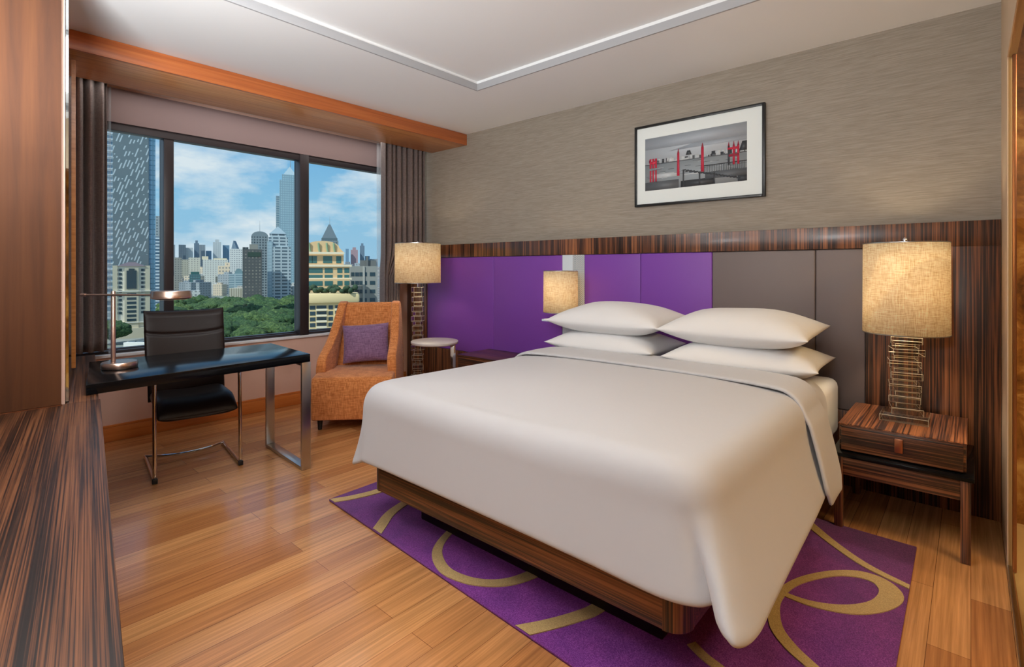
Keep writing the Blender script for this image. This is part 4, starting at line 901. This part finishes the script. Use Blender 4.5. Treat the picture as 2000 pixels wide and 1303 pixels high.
where = ['against the left mullion', 'first broad one from the left mullion', 'right of the dark blue-grey one', 'with a sloping shoulder above the cream flats', 'touching the slate one on its right', 'low one between grey and whitish towers', 'tallest pale one above the white slab', 'right of the tallest pale one', 'behind the white stepped tower',
         'just right of the terraced building', 'above the grey concrete block', 'tallest right of the pinkish one', 'small one right of the tall slate one', 'lowest one beside the sheer curtain']
for i, (u0, u1, vt, k) in enumerate(SK):
    t, wd, H, dp = bld('distant_tower', 'distant %s tower on the skyline, %s' % (names_[k], where[i]), u0, u1, vt, 2200+37*i, FM[k], cat='tower', group='distant towers on the skyline')
    if i in (3, 6, 10, 11): part(t, 'crown', FM[k], ((-wd/4, 2, H), (wd/4, wd/2, H+12)))
t = thing('sail_tower', 'distant curved blue sail-shaped tower above the white stepped tower', 'tower', dep(457, 2300, GZ), YAW)
Hs = zat(485, 2300)-GZ; MB().extrude([(-11, 0), (12, 0), (12, Hs), (8, Hs+9), (2, Hs+24), (-3, Hs+34), (-9, Hs+10), (-11, Hs)], lambda a, b: (a, 0, b), lambda a, b: (a, 20, b)).build('walls', FM['skyline_slate'], t, local=True)
# low-rise filler
R = random.Random(21); LM = [plain('low_%d' % i, c, .8) for i, c in enumerate((C(220, 218, 210), C(196, 196, 192), C(176, 172, 164), C(208, 192, 168), C(150, 158, 162)))]
protos = []
for i in range(5):
    o = MB().box((-8, 0, 0), (8, 14, 12+3*i)).box((-3, 4, 12+3*i), (4, 9, 15+3*i)).build('city_building', facade('low_face_%d' % i, tuple(LM[i].node_tree.nodes['Principled BSDF'].inputs[0].default_value), C(110, 120, 126), 3.2, 3.1, .5, .45))
    protos.append(o)
nf = 0; tries = 0
taken = [(o.location.xy.copy(), max(o['_w'], 20)*.75+6) for o in bpy.data.objects if '_w' in o]
while nf < 130 and tries < 9000:
    tries += 1
    d = 640+1300*R.random()**1.3; u = R.choice([R.uniform(325, 480), R.uniform(325, 600), R.uniform(290, 330), R.uniform(600, 760)]); p_ = dep(u, d, GZ)
    k = R.uniform(.8, 1.5)*(1 if d < 900 else 1.35); rad = 13*k
    if any((p_.xy-q_).length < rad+r_ for q_, r_ in taken): continue
    taken.append((p_.xy.copy(), rad)); src = protos[nf % 5]; o = src if nf < 5 else src.copy()
    if nf >= 5: sc.collection.objects.link(o)
    o.location = p_; o.rotation_euler = (0, 0, YAW+R.uniform(-.5, .5)); o.scale = (k, k, k*R.uniform(.6, 1.3)*(.8 if d < 900 else 1)); nf += 1
    tag(o, 'small low city building among trees between the park and the skyline', 'building', 'low buildings beyond the park')
for o in bpy.data.objects:
    for k_ in ('_w', '_h', '_d'):
        if k_ in o: del o[k_]
# near roofs at the foot of the window
t = thing('low_roof_building', 'low building with solar panels on its roof below the beige apartment tower', 'building', dep(268, 262, GZ), YAW)
part(t, 'walls', LM[0], ((-7, 0, 0), (9, 14, 4)), ((-6, 20, 0), (10, 30, 5)))
for k in range(3): part(t, 'solar_panel', plain('panel_grey', C(96, 110, 120), .2) if 'panel_grey' not in bpy.data.materials else bpy.data.materials['panel_grey'], ((-6+4.2*k, 2, 4), (-2.6+4.2*k, 12, 4.5)))
# park trees
s = NT('leaves'); f = s.noise(s.coord(), .8, 6, .7); oi = s.n('ShaderNodeObjectInfo')
c1_ = s.ramp(f, [(.32, C(26, 50, 34)), (.5, C(54, 90, 52)), (.68, C(98, 130, 76))]); c2_ = s.ramp(f, [(.32, C(40, 64, 36)), (.5, C(82, 112, 58)), (.68, C(140, 160, 90))])
s.l(s.mix(s.math('POWER', oi.outputs['Random'], 2.0), c1_, c2_), s.b.inputs['Base Color']); s.set(Roughness=.9); s.bump(f, 1.0, 1.5); LV = s.m
BK = plain('bark', C(90, 74, 58), .9)
def tree(seed, rad, ht):
    R = random.Random(seed); t = thing('park_tree', 'green', 'tree', (0, 0, GZ))
    m = MB(); lobes = [(0, 0, ht*.62, rad*.8)]+[(rad*.62*math.cos(a), rad*.62*math.sin(a), ht*R.uniform(.48, .68), rad*R.uniform(.4, .55)) for a in [R.uniform(0, 6.28) for _ in range(8)]]
    for lx, ly, lz, lr in lobes:
        g_ = bmesh.ops.create_icosphere(m.bm, subdivisions=3, radius=1, matrix=Matrix.Identity(4)); 
        for v in g_['verts']:
            n_ = v.co.normalized(); k = 1+.16*math.sin(n_.x*9+lx)*math.sin(n_.y*8+ly)+.12*R.uniform(-1, 1); v.co = Vector((lx+n_.x*lr*k, ly+n_.y*lr*k, lz+n_.z*lr*.72*k))
    m.build('crown', LV, t, local=True, sharp=180, fix=False)
    MB().lathe([(.5, 0), (.3, ht*.6)], (0, 0, 0), 8).build('trunk', BK, t, local=True)
    return t
tp_ = [tree(1, 7.5, 12), tree(2, 6, 10.5), tree(3, 8.5, 12.5)]
R = random.Random(4); n = 0; pts = []; tries = 0
while n < 290 and tries < 20000:
    tries += 1
    d = R.uniform(275, 560); u = R.uniform(205, 640); p_ = dep(u, d, GZ)
    if u < 300 and d > 290 and d < 345 : continue
    if u < 318 and d > 300: continue
    if 225 < u < 320 and d < 300: continue
    if u > 535 and 322 < d < 365: continue
    if any((p_-q_).length < 7.2 for q_ in pts): continue
    pts.append(p_); src = tp_[n % 3]; o = src if n < 3 else copy_tree(src)
    o.location = p_; k = R.uniform(.75, 1.15); o.rotation_euler = (0, 0, R.uniform(0, 6)); o.scale = (k, k, k*R.uniform(.8, 1.1))
    o['label'] = 'dense green tree in the park seen through the window'; o['group'] = 'trees of the park'; n += 1
# terrace bushes on the planted ledge
bs = None
for i in range(9):
    u = 592+i*12.2
    if bs is None:
        m = MB(); R2 = random.Random(8)
        for _ in range(5):
            g_ = bmesh.ops.create_icosphere(m.bm, subdivisions=2, radius=1, matrix=Matrix.Identity(4)); ox, oy, oz = R2.uniform(-1.2, 1.2), R2.uniform(-.8, .8), R2.uniform(.8, 2.2)
            for v in g_['verts']: v.co = v.co*R2.uniform(.85, 1.15)*1.0+Vector((ox, oy, oz))
        bs = m.build('terrace_bush', plain('terrace_leaves', C(52, 74, 50), .9), sharp=180, fix=False); o = bs
    else: o = bs.copy(); sc.collection.objects.link(o)
    o.location = dep(u, LD+1.5, zat(573, LD)); o.rotation_euler = (0, 0, i*1.7); o.scale = (1, 1, .8+.3*((i*7) % 3)/2)
    tag(o, 'dark green bush in the row on the ledge above the cream balcony block', 'bush', 'bushes on the planted ledge')
